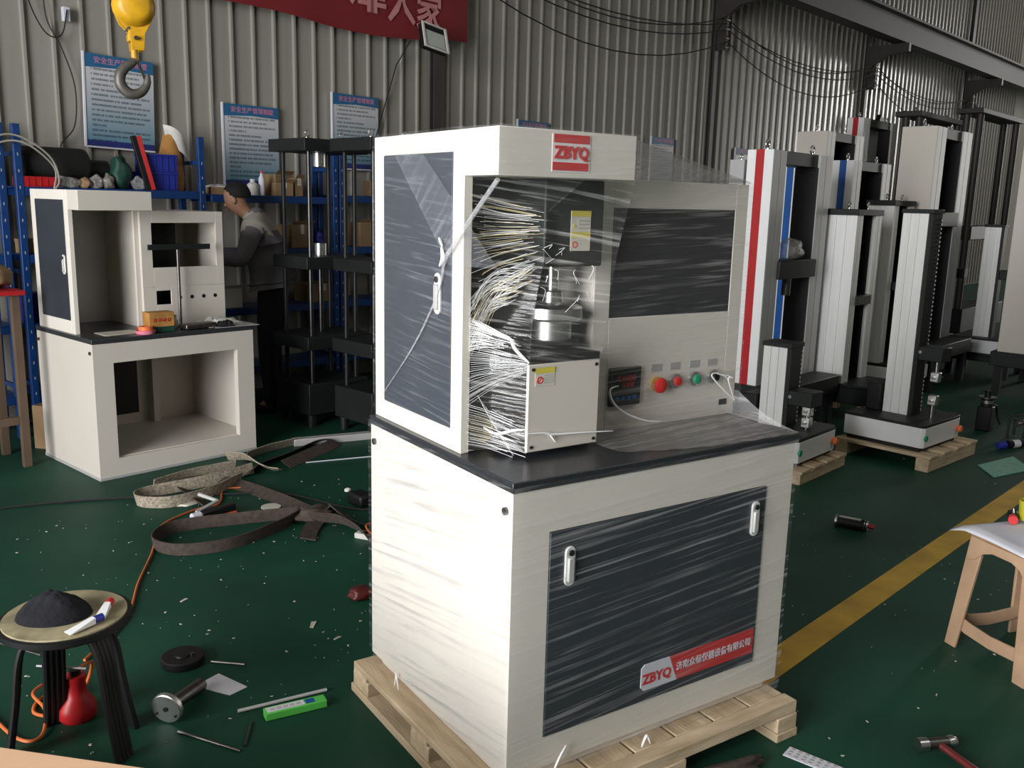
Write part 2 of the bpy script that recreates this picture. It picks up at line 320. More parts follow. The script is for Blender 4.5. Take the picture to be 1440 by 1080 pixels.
def poster(s, z, label, w=0.53, h=0.67, tilt=0.0):
    t = thing('wall_poster', label, 'poster', B(s, DW - 0.045, z - h), BROT, 'safety posters on the wall')
    t.rotation_euler = (0, tilt, BROT)
    bx((0, -0.006, 0), (w, 0.012, h)).build('board', 'poster_print', t)
    k = h / 0.67
    MB().prism([(0.0, -0.0075, h), (w, -0.0075, h), (w, -0.0075, h - 0.095 * k), (w * 0.5, -0.0075, h - 0.085 * k), (0, -0.0075, h - 0.10 * k)], (0, 0.001, 0)).build('header_band', 'poster_blue', t, smooth=False)
    bx((0, -0.0075, 0), (w, -0.0062, 0.045)).build('footer_band', 'poster_navy', t)
    text('title', '安全生产管理制度', 0.052, 'poster_pink', t, front_at(w * 0.52, -0.008, h - 0.045 * k))
    bx((-0.012, -0.012, -0.008), (0.0, 0.012, h + 0.008)).build('frame_side', 'paper', t)
    bx((0, -0.012, -0.012), (w, 0.012, 0.0)).build('frame_bottom', 'paper', t)
    return t
poster(2.99, 2.735, 'leftmost blue and white safety poster behind the crane hook', tilt=R(1.6))
poster(4.128, 2.476, 'blue and white safety poster on the wall above the man')
poster(5.24, 2.668, 'blue and white safety poster behind the black four-column frames')
poster(7.755, 2.628, 'safety poster whose top edge peeks over the wrapped machine')
poster(10.36, 2.622, 'safety poster to the right of the wrapped machine\'s header')
poster(12.56, 2.602, 'farthest safety poster, beside the red-striped machine')
# red banner, sagging, with pale characters
bn = thing('banner', 'red cloth banner with pale characters hanging high on the wall', 'banner', B(0, DW - 0.13, 0), BROT)
FB = 0.99
def bl(s): return 3.285 + (0.0 if s < 4.7 else -0.055 * math.sin((s - 4.7) / 1.75 * math.pi) if s < 6.45 else 0.0) + (0.04 if s > 6.6 else 0)
MB().grid(lambda u, v: ((1.2 + 5.74 * u) * FB, -0.004 * math.sin(u * 60), 1.728 + (bl(1.2 + 5.74 * u) * (1 - v) + 4.25 * v - 1.728) * FB), 60, 4).build('cloth', 'banner_red', bn)
for ch, s, z in (('小', 4.98, 3.66), ('大', 5.32, 3.62), ('罪', 5.69, 3.58), ('人', 6.05, 3.54), ('家', 6.40, 3.51)):
    text('character', ch, 0.38, 'banner_text', bn, front_at(s * FB, -0.012, 1.728 + (z - 1.728) * FB), sx=0.92, bold=0.007)
# flood lamp on its arm
fl_ = thing('flood_lamp', 'square white-rimmed flood lamp tilted down below the red banner', 'lamp', B(6.14, DW - 0.42, 3.22), BROT)
M = Matrix.Rotation(R(-22), 4, 'X') @ Matrix.Rotation(R(9), 4, 'Y')
bx((-0.145, -0.03, -0.125), (0.145, 0.03, 0.125)).xf(M).build('housing', 'black', fl_, 0.008)
MB().box((-0.15, -0.045, -0.13), (-0.125, -0.028, 0.13)).box((0.125, -0.045, -0.13), (0.15, -0.028, 0.13)).box((-0.125, -0.045, -0.13), (0.125, -0.028, -0.112)).box((-0.125, -0.045, 0.118), (0.125, -0.028, 0.13)).xf(M).build('rim', 'sack_white', fl_, 0.003)
bx((-0.112, -0.036, -0.10), (0.112, -0.030, 0.055)).xf(M).build('lens', 'lamp_glass', fl_)
MB().tube([(-0.02, 0.03, 0), (-0.02, 0.09, 0.02), (0, 0.13, 0.0)], 0.012, 6).build('bracket', 'dark_steel', fl_)
o = MB().tube([B(6.05, DW - 0.2, 3.22), B(6.0, DW - 0.05, 3.0), B(5.85, DW - 0.05, 2.6), B(5.72, DW - 0.05, 2.25)], 0.006, 5).build('lamp_cable', 'cable_black'); tag(o, 'thin black cable slanting down the wall from the flood lamp', 'cable')
# small wall lamp at the middle column
t = thing('wall_lamp', 'small dark spotlight fixed to the middle wall column', 'lamp', B(16.98, DW - 0.13, 3.27), BROT)
bx((-0.08, -0.28, -0.13), (0.12, -0.20, 0.15)).xf(Matrix.Rotation(R(30), 4, 'Y')).build('housing', 'black', t, 0.01)
MB().tube([(0, 0.03, 0), (0, -0.1, -0.02), (0.02, -0.2, 0)], 0.02, 6).build('arm', 'dark_steel', t)
# loose cable and socket at the top left
o = MB().tube(spline([B(2.75, DW - 0.045, 3.35), B(2.76, DW - 0.045, 2.95), B(2.85, DW - 0.05, 2.75), B(2.93, DW - 0.05, 2.48), B(2.91, DW - 0.05, 2.2), B(2.80, DW - 0.05, 2.05), B(2.80, DW - 0.06, 1.85)], 6), 0.005, 5).build('hanging_cable', 'cable_black'); tag(o, 'dark cable wandering down the wall left of the leftmost poster', 'cable')
t = thing('wall_socket', 'small pale socket with a looped lead near the top left corner', 'socket', B(2.9, DW - 0.045, 2.93), BROT)
bx((-0.025, -0.02, 0), (0.025, 0.02, 0.1)).build('body', 'paper', t, 0.004)
MB().tube(spline([(0, -0.03, 0.08), (-0.05, -0.03, -0.1), (-0.16, -0.03, -0.1), (-0.26, -0.03, 0.1), (-0.3, -0.03, 0.4)], 6), 0.005, 5).build('lead', 'cable_black', t)
# crane hook block hanging over the unfinished machine
h = thing('crane_hook', 'yellow crane hook block with a grey iron hook hanging in mid-air', 'crane hook', B(2.19, 4.68, 2.30), R(-4)); h.scale = (0.8, 0.8, 0.8)
pl = [(-0.026, 0.15), (0.05, 0.15), (0.06, 0.30), (0.10, 0.40), (0.12, 0.52), (0.10, 0.66), (0.04, 0.74), (-0.05, 0.74), (-0.10, 0.66), (-0.12, 0.50), (-0.085, 0.38), (-0.035, 0.31)]
for y in (-0.055, 0.049): MB().prism([(x * 0.95 + 0.03, y, 0.15 + (z - 0.15) * 0.68) for x, z in pl], (0, 0.006, 0)).build('side_plate', 'crane_yellow', h, 0.002)
MB().lathe([(0.05, -0.04), (0.115, -0.04), (0.105, -0.015), (0.105, 0.015), (0.115, 0.04), (0.05, 0.04)], (0.03, 0, 0.42), 24, Matrix.Rotation(R(90), 3, 'X')).build('sheave', 'crane_yellow', h)
MB().lathe([(0.0, -0.115), (0.075, -0.115), (0.10, -0.10), (0.125, -0.06), (0.125, 0.0), (0.0, 0.0)], (0.03, 0.0, 0.41), 20, Matrix.Rotation(R(90), 3, 'X') @ Matrix.Rotation(R(180), 3, 'X')).build('rope_guard', 'crane_yellow', h)
for z, r in ((0.22, 0.012), (0.42, 0.02)): cy((0.03, -0.08, z), (0.03, 0.075, z), r).build('pin', 'dark_steel', h)
cy((-0.01, -0.06, 0.275), (-0.01, 0.06, 0.275), 0.008).build('bolt', 'steel', h)
bx((-0.012, -0.045, 0.20), (0.062, 0.045, 0.25)).build('crosshead', 'crane_yellow', h, 0.008)
cy((0.025, 0, 0.25), (0.025, 0, 0.30), 0.03, n=8).build('nut', 'crane_yellow', h)
cy((0.025, 0, 0.09), (0.025, 0, 0.21), 0.020).build('shank', 'crane_yellow', h)
hp = spline([(0.03, 0, 0.115), (0.012, 0, 0.08), (-0.035, 0, 0.045), (-0.066, 0, -0.005), (-0.062, 0, -0.065), (-0.015, 0, -0.108), (0.045, 0, -0.100), (0.085, 0, -0.055), (0.096, 0, -0.005), (0.094, 0, 0.018)], 5)
m_ = len(hp); rr = [0.016 + 0.019 * math.sin(min(1, i / m_ * 1.15) * math.pi) ** 0.8 if i < m_ * 0.8 else 0.024 - 0.016 * (i - m_ * 0.8) / (m_ * 0.2) for i in range(m_)]
MB().tube(hp, rr, 10).build('hook', 'hook_iron', h)
MB().prism([(0.030, -0.008, 0.10), (0.046, -0.008, 0.10), (0.086, -0.008, -0.01), (0.074, -0.008, -0.02)], (0, 0.016, 0)).build('safety_latch', 'dark_steel', h)
for x in (-0.05, 0.11): cy((x, 0, 0.42), (x, 0, 6.2), 0.008, n=6).build('wire_rope', 'dark_steel', h)
# ------------------------------------------------------------------ the two cabinet testing machines
def lock(parent, x, y, z, axis='front', h=0.115, w=0.034):
    """recessed swing-handle lock: silver plate, lever, round key barrel"""
    def P(m):
        if axis == 'front': return m.xf(Matrix.Translation((x, y, z)))
        return m.xf(Matrix.Translation((x, y, z)) @ Matrix.Rotation(R(-90), 4, 'Z'))
    n = 12; pl = [(w / 2 * math.cos(a), 0, h / 2 - w / 2 + w / 2 * math.sin(a)) for a in [math.pi * i / n for i in range(n + 1)]] + [(w / 2 * math.cos(a), 0, -h / 2 + w / 2 + w / 2 * math.sin(a)) for a in [math.pi + math.pi * i / n for i in range(n + 1)]]
    hd = P(MB().prism(pl, (0, -0.008, 0))).build('handle', 'aluminium', parent, 0.002)
    P(bx((-w * 0.30, -0.015, -h * 0.38), (w * 0.30, -0.006, h * 0.22))).build('lever', 'silver_grey', hd, 0.003)
    P(cy((0, -0.004, h * 0.34), (0, -0.013, h * 0.34), w * 0.26, n=12)).build('key_barrel', 'dark_steel', hd)
def frame(x0, x1, z0, z1, hx0, hx1, hz0, hz1, y0, y1):
    return MB().box((x0, y0, z0), (hx0, y1, z1)).box((hx1, y0, z0), (x1, y1, z1)).box((hx0, y0, z0), (hx1, y1, hz0)).box((hx0, y0, hz1), (hx1, y1, z1))
def frame_side(x0, x1, y0, y1, z0, z1, hy0, hy1, hz0, hz1):
    return MB().box((x0, y0, z0), (x1, hy0, z1)).box((x0, hy1, z0), (x1, y1, z1)).box((x0, hy0, z0), (x1, hy1, hz0)).box((x0, hy0, hz1), (x1, hy1, z1))
def machine(t, W, D, k, fin, pm):
    zb, zt = 0.865 * k, 0.895 * k                                   # under and top of the worktop
    bx((0.03, 0.03, 0), (W - 0.03, D - 0.03, 0.045)).build('plinth', pm, t, 0.002)
    if fin:                                                        # carcass of sheet panels
        bx((0.004, 0.034, 0.04), (0.024, D - 0.004, zb)).build('left_panel', pm, t)
    else:
        bx((0.004, 0.05, 0.02), (0.024, D - 0.004, zb)).build('left_panel', pm, t)
    bx((W - 0.024, 0.034 if fin else 0.05, 0.04), (W - 0.004, D - 0.004, zb)).build('right_panel', pm, t)
    bx((0.024, 0.03, 0.05), (W - 0.024, D - 0.024, 0.13)).build('cabinet_floor', pm, t)
    if fin: bx((0.024, D - 0.024, 0.04), (W - 0.024, D - 0.004, zb)).build('back_panel', pm, t)
    else:
        frame(0.024, W - 0.024, 0.04, zb, 0.14, W * 0.58, 0.22, zb - 0.10, D - 0.024, D - 0.004).build('back_panel', pm, t)
        bx((0.13, D - 0.03, 0.2), (W * 0.59, D - 0.026, zb - 0.09)).build('rear_opening_dark', 'black', t)  # black sheet standing for the dark opening in the back
        bx((W * 0.66, D - 0.10, 0.13), (W * 0.70, D - 0.026, zb)).build('inner_post', pm, t)
    frame(0.004, W - 0.004, 0.04 if fin else 0.02, zb, 0.124, W - 0.126, 0.132 if fin else 0.125, 0.74 * k, 0.004, 0.034 if fin else 0.05).build('front_frame', pm, t)
    bx((0, 0, zb), (W, D, zt)).build('worktop', 'granite', t, 0.003)
    for y in (0.035, D - 0.035): cy((0.004, y, zb - 0.055), (-0.004, y, zb - 0.055), 0.011, n=10).build('bolt', 'dark_steel', t)
    return zb, zt
MM = thing('testing_machine', 'ivory cabinet testing machine wrapped in stretch film on a wooden pallet', 'testing machine', (0, 0, 0.125))
zb, zt = machine(MM, 1.1, 0.87, 1.0, True, 'ivory')
dr = bx((0.126, 0.000, 0.134), (0.972, 0.02, 0.738)).build('cabinet_door', 'charcoal', MM, 0.002)
lock(dr, 0.190, 0.0, 0.633); lock(dr, 0.922, 0.0, 0.640)
npl = MB().prism([(0.49, -0.003, 0.17), (0.625, -0.003, 0.17), (0.59, -0.003, 0.255), (0.49, -0.003, 0.255), (0.478, -0.003, 0.243), (0.478, -0.003, 0.182)], (0, 0.003, 0)).build('nameplate', 'paper', dr, smooth=False)
pr = MB().prism([(0.625, -0.003, 0.17), (0.962, -0.003, 0.17), (0.962, -0.003, 0.255), (0.59, -0.003, 0.255)], (0, 0.003, 0)).build('nameplate_band', 'red_bright', dr, smooth=False)
text('brand_lettering', 'ZBYQ', 0.044, 'red_bright', dr, front_at(0.541, -0.0038, 0.205), sx=1.0, bold=0.0016)
text('company_lettering', '济南众标仪器设备有限公司', 0.030, 'paper', dr, front_at(0.785, -0.0038, 0.212), sx=0.92, bold=0.0005)
# upper side panel with its door, header, back panel
Z0 = zt; ZH = Z0 + 0.896; ZU = Z0 + 0.774
frame_side(0.02, 0.048, 0.304, 0.865, Z0, ZH, 0.365, 0.798, Z0 + 0.062, Z0 + 0.838).build('side_panel', 'ivory', MM, 0.002)
sd = bx((0.0185, 0.366, Z0 + 0.063), (0.040, 0.797, Z0 + 0.837)).build('side_door', 'slate', MM, 0.002)
lock(sd, 0.0185, 0.434, Z0 + 0.445, 'side', 0.12, 0.036)
MB().box((0.02, 0.136, ZU), (0.475, 0.3035, ZH)).box((0.0485, 0.3035, ZU), (0.475, 0.865, ZH)).build('header', 'ivory', MM, 0.002)
bx((0.048, 0.845, Z0), (0.49, 0.865, ZU)).build('recess_back', 'black', MM)
lg = bx((0.186, 0.1345, ZU + 0.015), (0.312, 0.1365, ZU + 0.112)).build('logo_plate', 'white_paint', MM)
bx((0.190, 0.1335, ZU + 0.090), (0.308, 0.1350, ZU + 0.112)).build('logo_bar', 'red_bright', lg); bx((0.188, 0.1335, ZU + 0.019), (0.306, 0.1350, ZU + 0.040)).build('logo_bar', 'red_bright', lg)
text('logo_lettering', 'ZBYQ', 0.043, 'red_bright', lg, front_at(0.249, 0.1325, ZU + 0.064), sx=1.0, extrude=0.001, bold=0.0018)
# control box: front face, screen, controller, buttons
cb = frame(0.49, 1.136, Z0, Z0 + 0.784, 0.553, 1.078, Z0 + 0.362, Z0 + 0.698, 0.315, 0.325).box((0.49, 0.325, Z0), (0.50, 0.865, Z0 + 0.784)).box((1.126, 0.325, Z0), (1.136, 0.865, Z0 + 0.784)).box((0.50, 0.325, Z0 + 0.774), (1.126, 0.865, Z0 + 0.784)).box((0.50, 0.855, Z0), (1.126, 0.865, Z0 + 0.774)).build('control_box', 'ivory', MM, 0.002)
bx((0.553, 0.317, Z0 + 0.362), (1.078, 0.335, Z0 + 0.698)).build('screen', 'black_glass', MM, 0.001)
ct = bx((0.561, 0.300, Z0 + 0.081), (0.686, 0.317, Z0 + 0.204)).build('controller', 'black', MM, 0.003)
bx((0.572, 0.2985, Z0 + 0.140), (0.675, 0.301, Z0 + 0.186)).build('display', 'black_glass', ct)
text('digits', '0.0000', 0.028, 'red_bright', ct, front_at(0.623, 0.2978, Z0 + 0.168)); text('digits', '0.000', 0.022, 'red_bright', ct, front_at(0.63, 0.2978, Z0 + 0.148))
for j in range(4): bx((0.580 + j * 0.024, 0.2975, Z0 + 0.100), (0.596 + j * 0.024, 0.301, Z0 + 0.112)).build('key', 'blue', ct, 0.001)
rot = Matrix.Rotation(R(90), 3, 'X')
es = cy((0.763, 0.316, Z0 + 0.136), (0.763, 0.309, Z0 + 0.136), 0.024, n=18).build('stop_collar', 'yellow', MM)
MB().lathe([(0, 0.030), (0.014, 0.029), (0.024, 0.024), (0.026, 0.016), (0.020, 0.010), (0.014, 0.0)], (0.764, 0.309, Z0 + 0.135), 18, rot).build('stop_button', 'red_bright', MM)
for x, c_ in ((0.845, 'red_bright'), (0.933, 'green'), (1.020, 'black')):
    bz = MB().lathe([(0.017, 0.012), (0.024, 0.010), (0.025, 0.0)], (x, 0.315, Z0 + 0.140), 18, rot).build('button_bezel', 'steel', MM)
    MB().lathe([(0, 0.022), (0.014, 0.020), (0.017, 0.012), (0.017, 0.0)], (x + 0.002, 0.313, Z0 + 0.140), 16, rot).build('push_button', c_, MM)
for x in (0.763, 0.845, 0.933, 1.015): bx((x - 0.022, 0.3135, Z0 + 0.178), (x + 0.022, 0.3155, Z0 + 0.202)).build('button_tag', 'silver_grey', MM)
bx((1.062, 0.312, Z0 + 0.036), (1.096, 0.3165, Z0 + 0.056)).build('socket', 'black', MM)
# loading unit in the recess: upper head, spindle, platen, lower cylinder and guard box
bx((0.245, 0.24, Z0 + 0.53), (0.455, 0.50, ZU)).build('upper_head', 'black_frame', MM, 0.006)
bx((0.10, 0.55, Z0 + 0.30), (0.245, 0.80, Z0 + 0.70)).build('drive_cover', 'black', MM, 0.01)
wl_ = bx((0.335, 0.238, Z0 + 0.575), (0.405, 0.2402, Z0 + 0.688)).build('warning_label', 'label_white', MM)
bx((0.335, 0.237, Z0 + 0.672), (0.405, 0.2385, Z0 + 0.688)).build('label_stripe', 'label_yellow', wl_); bx((0.335, 0.237, Z0 + 0.612), (0.405, 0.2385, Z0 + 0.628)).build('label_stripe', 'label_yellow', wl_)
for j in range(3): bx((0.360, 0.237, Z0 + 0.638 + 0.010 * j), (0.398, 0.2385, Z0 + 0.642 + 0.010 * j)).build('label_line', 'silver_grey', wl_)
MB().prism([(0.340, 0.2372, Z0 + 0.64), (0.354, 0.2372, Z0 + 0.64), (0.347, 0.2372, Z0 + 0.653)], (0, 0.001, 0)).build('label_triangle', 'label_yellow', wl_)
MB().ring((0.349, 0.2375, Z0 + 0.593), 0.008, 0.0014, 'y').build('label_sign', 'red_bright', wl_)
AX, AY = 0.35, 0.34
cy((AX, AY, Z0 + 0.40), (AX, AY, Z0 + 0.535), 0.020, n=20).build('spindle', 'steel', MM)
MB().lathe([(0.020, 0.455), (0.032, 0.45), (0.034, 0.42), (0.075, 0.415), (0.092, 0.405), (0.094, 0.375), (0.088, 0.368), (0.05, 0.365)], (AX, AY, Z0), 32).build('platen', 'steel', MM)
cy((AX, AY, Z0 + 0.285), (AX, AY, Z0 + 0.37), 0.062, n=28).build('lower_cylinder', 'brushed', MM)
MB().ring((AX, AY, Z0 + 0.30), 0.075, 0.012, 'z', 24, 6).build('load_ring', 'black', MM)
gx0, gx1, gy, gz0, gz1 = 0.158, 0.408, 0.172, Z0 + 0.018, Z0 + 0.268
bx((gx0 + 0.006, gy + 0.006, gz1), (gx1 + 0.004, 0.62, gz1 + 0.022)).build('lower_platform', 'black', MM, 0.002)
bx((gx0 + 0.05, 0.24, Z0), (gx1 - 0.02, 0.60, gz1)).build('pedestal', 'black', MM)
gd = bx((gx0, gy, gz0), (gx1, gy + 0.012, gz1)).build('guard_plate', 'ivory_shaded_beige', MM, 0.002)
for x, z in ((gx0 + 0.014, gz0 + 0.014), (gx1 - 0.014, gz0 + 0.014), (gx0 + 0.014, gz1 - 0.014), (gx1 - 0.014, gz1 - 0.014)): cy((x, gy + 0.002, z), (x, gy - 0.003, z), 0.005, n=8).build('screw', 'dark_steel', gd)
lb = bx((gx0 + 0.022, gy - 0.001, gz1 - 0.062), (gx0 + 0.088, gy + 0.001, gz1 - 0.010)).build('caution_label', 'label_white', gd)
bx((gx0 + 0.022, gy - 0.002, gz1 - 0.026), (gx0 + 0.088, gy, gz1 - 0.010)).build('label_stripe', 'label_yellow', lb)
MB().ring((gx0 + 0.036, gy - 0.0015, gz1 - 0.045), 0.009, 0.0016, 'y').build('prohibition_sign', 'red_bright', lb)
bx((gx0 + 0.0355, gy - 0.002, gz1 - 0.053), (gx0 + 0.0370, gy, gz1 - 0.037)).xf(Matrix.Translation((gx0 + 0.036, 0, gz1 - 0.045)) @ Matrix.Rotation(R(45), 4, 'Y') @ Matrix.Translation((-gx0 - 0.036, 0, -gz1 + 0.045))).build('prohibition_bar', 'red_bright', lb)
for j in range(4): bx((gx0 + 0.052, gy - 0.0015, gz1 - 0.034 - 0.007 * j), (gx0 + 0.083, gy, gz1 - 0.031 - 0.007 * j)).build('label_line', 'silver_grey', lb)
# pads stuffed into the recess
o = thing('foam_pad', 'round yellow and white foam pad beside the guard plate under the film', 'pad', (0.118, 0.36, 1.021)); 
MB().lathe([(0, -0.012), (0.040, -0.012), (0.045, 0), (0.040, 0.012), (0, 0.012)], (0, 0, 0.05), 20, Matrix.Rotation(R(70), 3, 'X')).build('disc', 'foam_yellow', o)
o = bx((-0.045, -0.03, 0), (0.045, 0.03, 0.035)).build('foam_block', 'white_paint', None, 0.004); o.location = (0.10, 0.52, 1.021); o.rotation_euler = (0, 0, R(20)); tag(o, 'small white foam block lying in the recess of the wrapped machine', 'pad')

# wooden pallet under the wrapped machine
PL = thing('wooden_pallet', 'pale wooden pallet carrying the film-wrapped machine', 'pallet', (0, 0, 0))
for x in (-0.05, 0.50, 1.005):
    bx((x, -0.10, 0), (x + 0.10, 0.93, 0.030)).build('runner', 'pallet_wood_y', PL, 0.003)
    for y in (-0.095, 0.36, 0.80): bx((x + 0.005, y, 0.030), (x + 0.098, y + 0.12, 0.082)).build('block', 'pallet_wood', PL, 0.003)
for y in (0.37, 0.81): bx((-0.048, y, 0.0821), (1.103, y + 0.10, 0.103)).build('cross_board', 'pallet_wood', PL, 0.003)
bx((-0.048, -0.09, 0.0821), (1.103, -0.035, 0.124)).build('front_board', 'pallet_wood', PL, 0.003)
for x in (-0.05, 0.115, 0.28, 0.445, 0.61, 0.775, 0.94): bx((x, -0.034, 0.1031), (x + 0.155, 0.905, 0.124)).build('deck_board', 'pallet_wood_y', PL, 0.003)
# ------------------------------------------------------------------ unfinished machine at the left
LM = thing('unfinished_machine', 'unwrapped ivory machine cabinet with open front standing on the green floor', 'testing machine', (-0.373, 3.921, 0), 0.252)
W2, D2, K2 = 1.086, 0.82, 0.97
zb2, zt2 = machine(LM, W2, D2, K2, False, 'ivory_shaded_beige')
bx((0.0, 0.0, 0), (W2, 0.03, 0.02)).build('foot_rail', 'silver_grey', LM, 0.002); bx((0.0, 0.03, 0), (0.03, D2, 0.02)).build('foot_rail', 'silver_grey', LM, 0.002)
ZA, ZB, ZC = zt2, zt2 + 0.865, zt2 + 0.748
frame_side(0.02, 0.048, 0.26, 0.80, ZA, ZB, 0.315, 0.735, ZA + 0.08, ZB - 0.06).build('side_panel', 'ivory', LM, 0.002)
sd = bx((0.0185, 0.316, ZA + 0.081), (0.040, 0.734, ZB - 0.061)).build('side_door', 'charcoal', LM, 0.002)
lock(sd, 0.0185, 0.345, ZA + 0.42, 'side', 0.12, 0.036)
MB().box((0.02, 0.11, ZC), (0.47, 0.2595, ZB)).box((0.0485, 0.2595, ZC), (0.47, 0.80, ZB)).build('header', 'ivory_shaded_beige', LM, 0.003)
bx((0.048, 0.78, ZA), (0.49, 0.80, ZC)).build('recess_back', 'silver_grey', LM)
bx((0.048, 0.32, ZA), (0.052, 0.78, ZC)).build('recess_lining', 'silver_grey', LM)
bx((0.44, 0.31, ZA), (0.47, 0.33, ZC)).build('inner_strip', 'ivory_shaded_beige', LM, 0.003)
yc = 0.285; cx0, cx1, ch = 0.47, 1.05, ZA + 0.745
frame(cx0, cx1, ZA + 0.26, ch, cx0 + 0.075, cx1 - 0.055, ZA + 0.385, ch - 0.075, yc, yc + 0.01).box((cx0, yc, ZA), (cx0 + 0.09, yc + 0.01, ZA + 0.26)).box((cx0 + 0.19, yc, ZA), (cx1, yc + 0.01, ZA + 0.26)).box((cx0 + 0.09, yc, ZA), (cx0 + 0.19, yc + 0.01, ZA + 0.145)).box((cx0 + 0.09, yc, ZA + 0.235), (cx0 + 0.19, yc + 0.01, ZA + 0.26)).box((cx0, yc + 0.01, ZA), (cx0 + 0.012, 0.80, ch)).box((cx1 - 0.012, yc + 0.01, ZA), (cx1, 0.80, ch)).box((cx0, yc + 0.01, ch - 0.012), (cx1, 0.80, ch)).box((cx0, 0.788, ZA), (cx1, 0.80, ch)).build('control_box', 'ivory_shaded_beige', LM, 0.002)
bx((cx0 + 0.02, yc + 0.12, ZA + 0.02), (cx0 + 0.30, yc + 0.13, ch - 0.02)).build('inner_plate', 'black', LM)
for j in range(4): cy((cx0 + 0.25 + j * 0.085, yc + 0.001, ZA + 0.185), (cx0 + 0.25 + j * 0.085, yc - 0.0015, ZA + 0.185), 0.013, n=14).build('button_hole', 'black', LM)
bx((0.13, 0.10, zt2), (0.36, 0.26, zt2 + 0.004)).build('cover_plate', 'ivory_shaded_beige', LM, 0.002)
# things on its worktop
def on2(x, y, z=None): return Vector((-0.373 + x * math.cos(0.252) - y * math.sin(0.252), 3.921 + x * math.sin(0.252) + y * math.cos(0.252), (zt2 if z is None else z) + 0.001))
t = thing('tee_bar', 'dark tee-shaped rod standing in front of the unfinished control box', 'rod', on2(0.69, 0.235), 0.252)
bx((-0.05, -0.035, 0), (0.05, 0.035, 0.012)).build('foot', 'dark_steel', t, 0.002)
cy((0, 0, 0.012), (0, 0, 0.50), 0.010).build('rod', 'dark_steel', t); bx((-0.20, -0.006, 0.50), (0.23, 0.006, 0.535)).build('cross_bar', 'black_frame', t, 0.002)
t = thing('carton', 'small tan carton with red print on the unfinished machine worktop', 'box', on2(0.47, 0.10), 0.20)
bx((-0.08, -0.05, 0.0), (0.08, 0.05, 0.035)).build('base_band', 'green_bag', t, 0.002)
bx((-0.08, -0.05, 0.035), (0.08, 0.05, 0.125)).build('body', 'sack_orange', t, 0.002)
for j in range(4): MB().ring((-0.045 + j * 0.03, -0.0505, 0.078), 0.009, 0.003, 'y', 8, 4).build('print', 'red', t)
t = thing('tape_dish', 'pink dish with orange tape roll beside the small tan carton', 'dish', on2(0.36, 0.06), 0)
MB().lathe([(0.0, 0), (0.055, 0), (0.062, 0.022), (0.056, 0.022), (0.05, 0.006), (0, 0.006)], (0, 0, 0), 20).build('dish', 'pink', t)
MB().lathe([(0.022, 0.007), (0.045, 0.007), (0.045, 0.045), (0.022, 0.045), (0.022, 0.007)], (0.003, 0, 0), 18).build('tape_roll', 'orange', t)
def crumple(name, w, d, h, m, seed, parent=None, nu=12, nv=9, base=0.0):
    rnd = random.Random(seed); hs = {}
    def fn(u, v):
        e_ = min(u, 1 - u, v, 1 - v); k = min(1, e_ * 5)
        key = (round(u, 4), round(v, 4))
        if key not in hs: hs[key] = rnd.random()
        return ((u - 0.5) * w + (rnd.random() - 0.5) * w * 0.06, (v - 0.5) * d + (rnd.random() - 0.5) * d * 0.06, base + h * k * (0.35 + 0.65 * hs[key]) + 0.002)
    o = MB().grid(fn, nu, nv).build(name, m, parent)
    so = o.modifiers.new('solid', 'SOLIDIFY'); so.thickness = 0.0015; so.offset = 1
    return o
o = crumple('plastic_bag', 0.30, 0.20, 0.05, 'sack_white', 3); o.location = on2(0.92, 0.16); o.rotation_euler = (0, 0, 0.35); tag(o, 'crumpled white plastic bag on the right end of the unfinished machine', 'bag')
o = crumple('printed_bag', 0.12, 0.07, 0.045, 'black', 4); o.location = on2(0.90, 0.035); o.rotation_euler = (0, 0, 0.1); tag(o, 'small black printed packet in front of the crumpled white bag', 'packet')
o = bx((-0.11, -0.045, 0), (0.11, 0.045, 0.035)).build('tool_case', 'dark_steel', None, 0.008); o.location = on2(0.73, 0.085); o.rotation_euler = (0, 0, 0.3); tag(o, 'dark flat tool case lying beside the tee-shaped rod', 'case')
t = thing('small_bottle', 'small clear bottle behind the dark tool case', 'bottle', on2(0.615, 0.17)); MB().lathe([(0, 0), (0.02, 0), (0.021, 0.05), (0.010, 0.062), (0.010, 0.075), (0, 0.075)], n=12).build('body', 'lamp_glass', t); cy((0, 0, 0.075), (0, 0, 0.088), 0.011, n=10).build('cap', 'silver_grey', t)
o = MB().prism([on2(0.80, 0.0, zt2 + 0.0015), on2(1.12, -0.02, zt2 + 0.0015), on2(1.12, 0.22, zt2 + 0.0015), on2(0.95, 0.24, zt2 + 0.0015)], (0, 0, 0.003)).build('loose_sheet', 'silver_grey', None); tag(o, 'grey paper sheet overhanging the right corner of the unfinished worktop', 'paper')
# ------------------------------------------------------------------ stretch film around the machine
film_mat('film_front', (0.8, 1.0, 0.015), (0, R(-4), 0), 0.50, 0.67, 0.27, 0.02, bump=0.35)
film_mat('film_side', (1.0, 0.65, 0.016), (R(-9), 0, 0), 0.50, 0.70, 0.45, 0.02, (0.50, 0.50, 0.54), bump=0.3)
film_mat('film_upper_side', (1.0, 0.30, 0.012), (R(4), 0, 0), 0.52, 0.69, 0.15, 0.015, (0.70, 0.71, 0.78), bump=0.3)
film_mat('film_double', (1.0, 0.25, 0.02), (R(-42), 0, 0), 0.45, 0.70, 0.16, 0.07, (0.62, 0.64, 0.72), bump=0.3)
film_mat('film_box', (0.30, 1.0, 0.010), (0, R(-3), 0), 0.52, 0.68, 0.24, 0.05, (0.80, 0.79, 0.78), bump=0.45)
film_mat('film_tent', (0.22, 0.22, 0.012), (0, R(-14), 0), 0.44, 0.64, 0.35, 0.28, (0.62, 0.62, 0.63), bump=0.6)
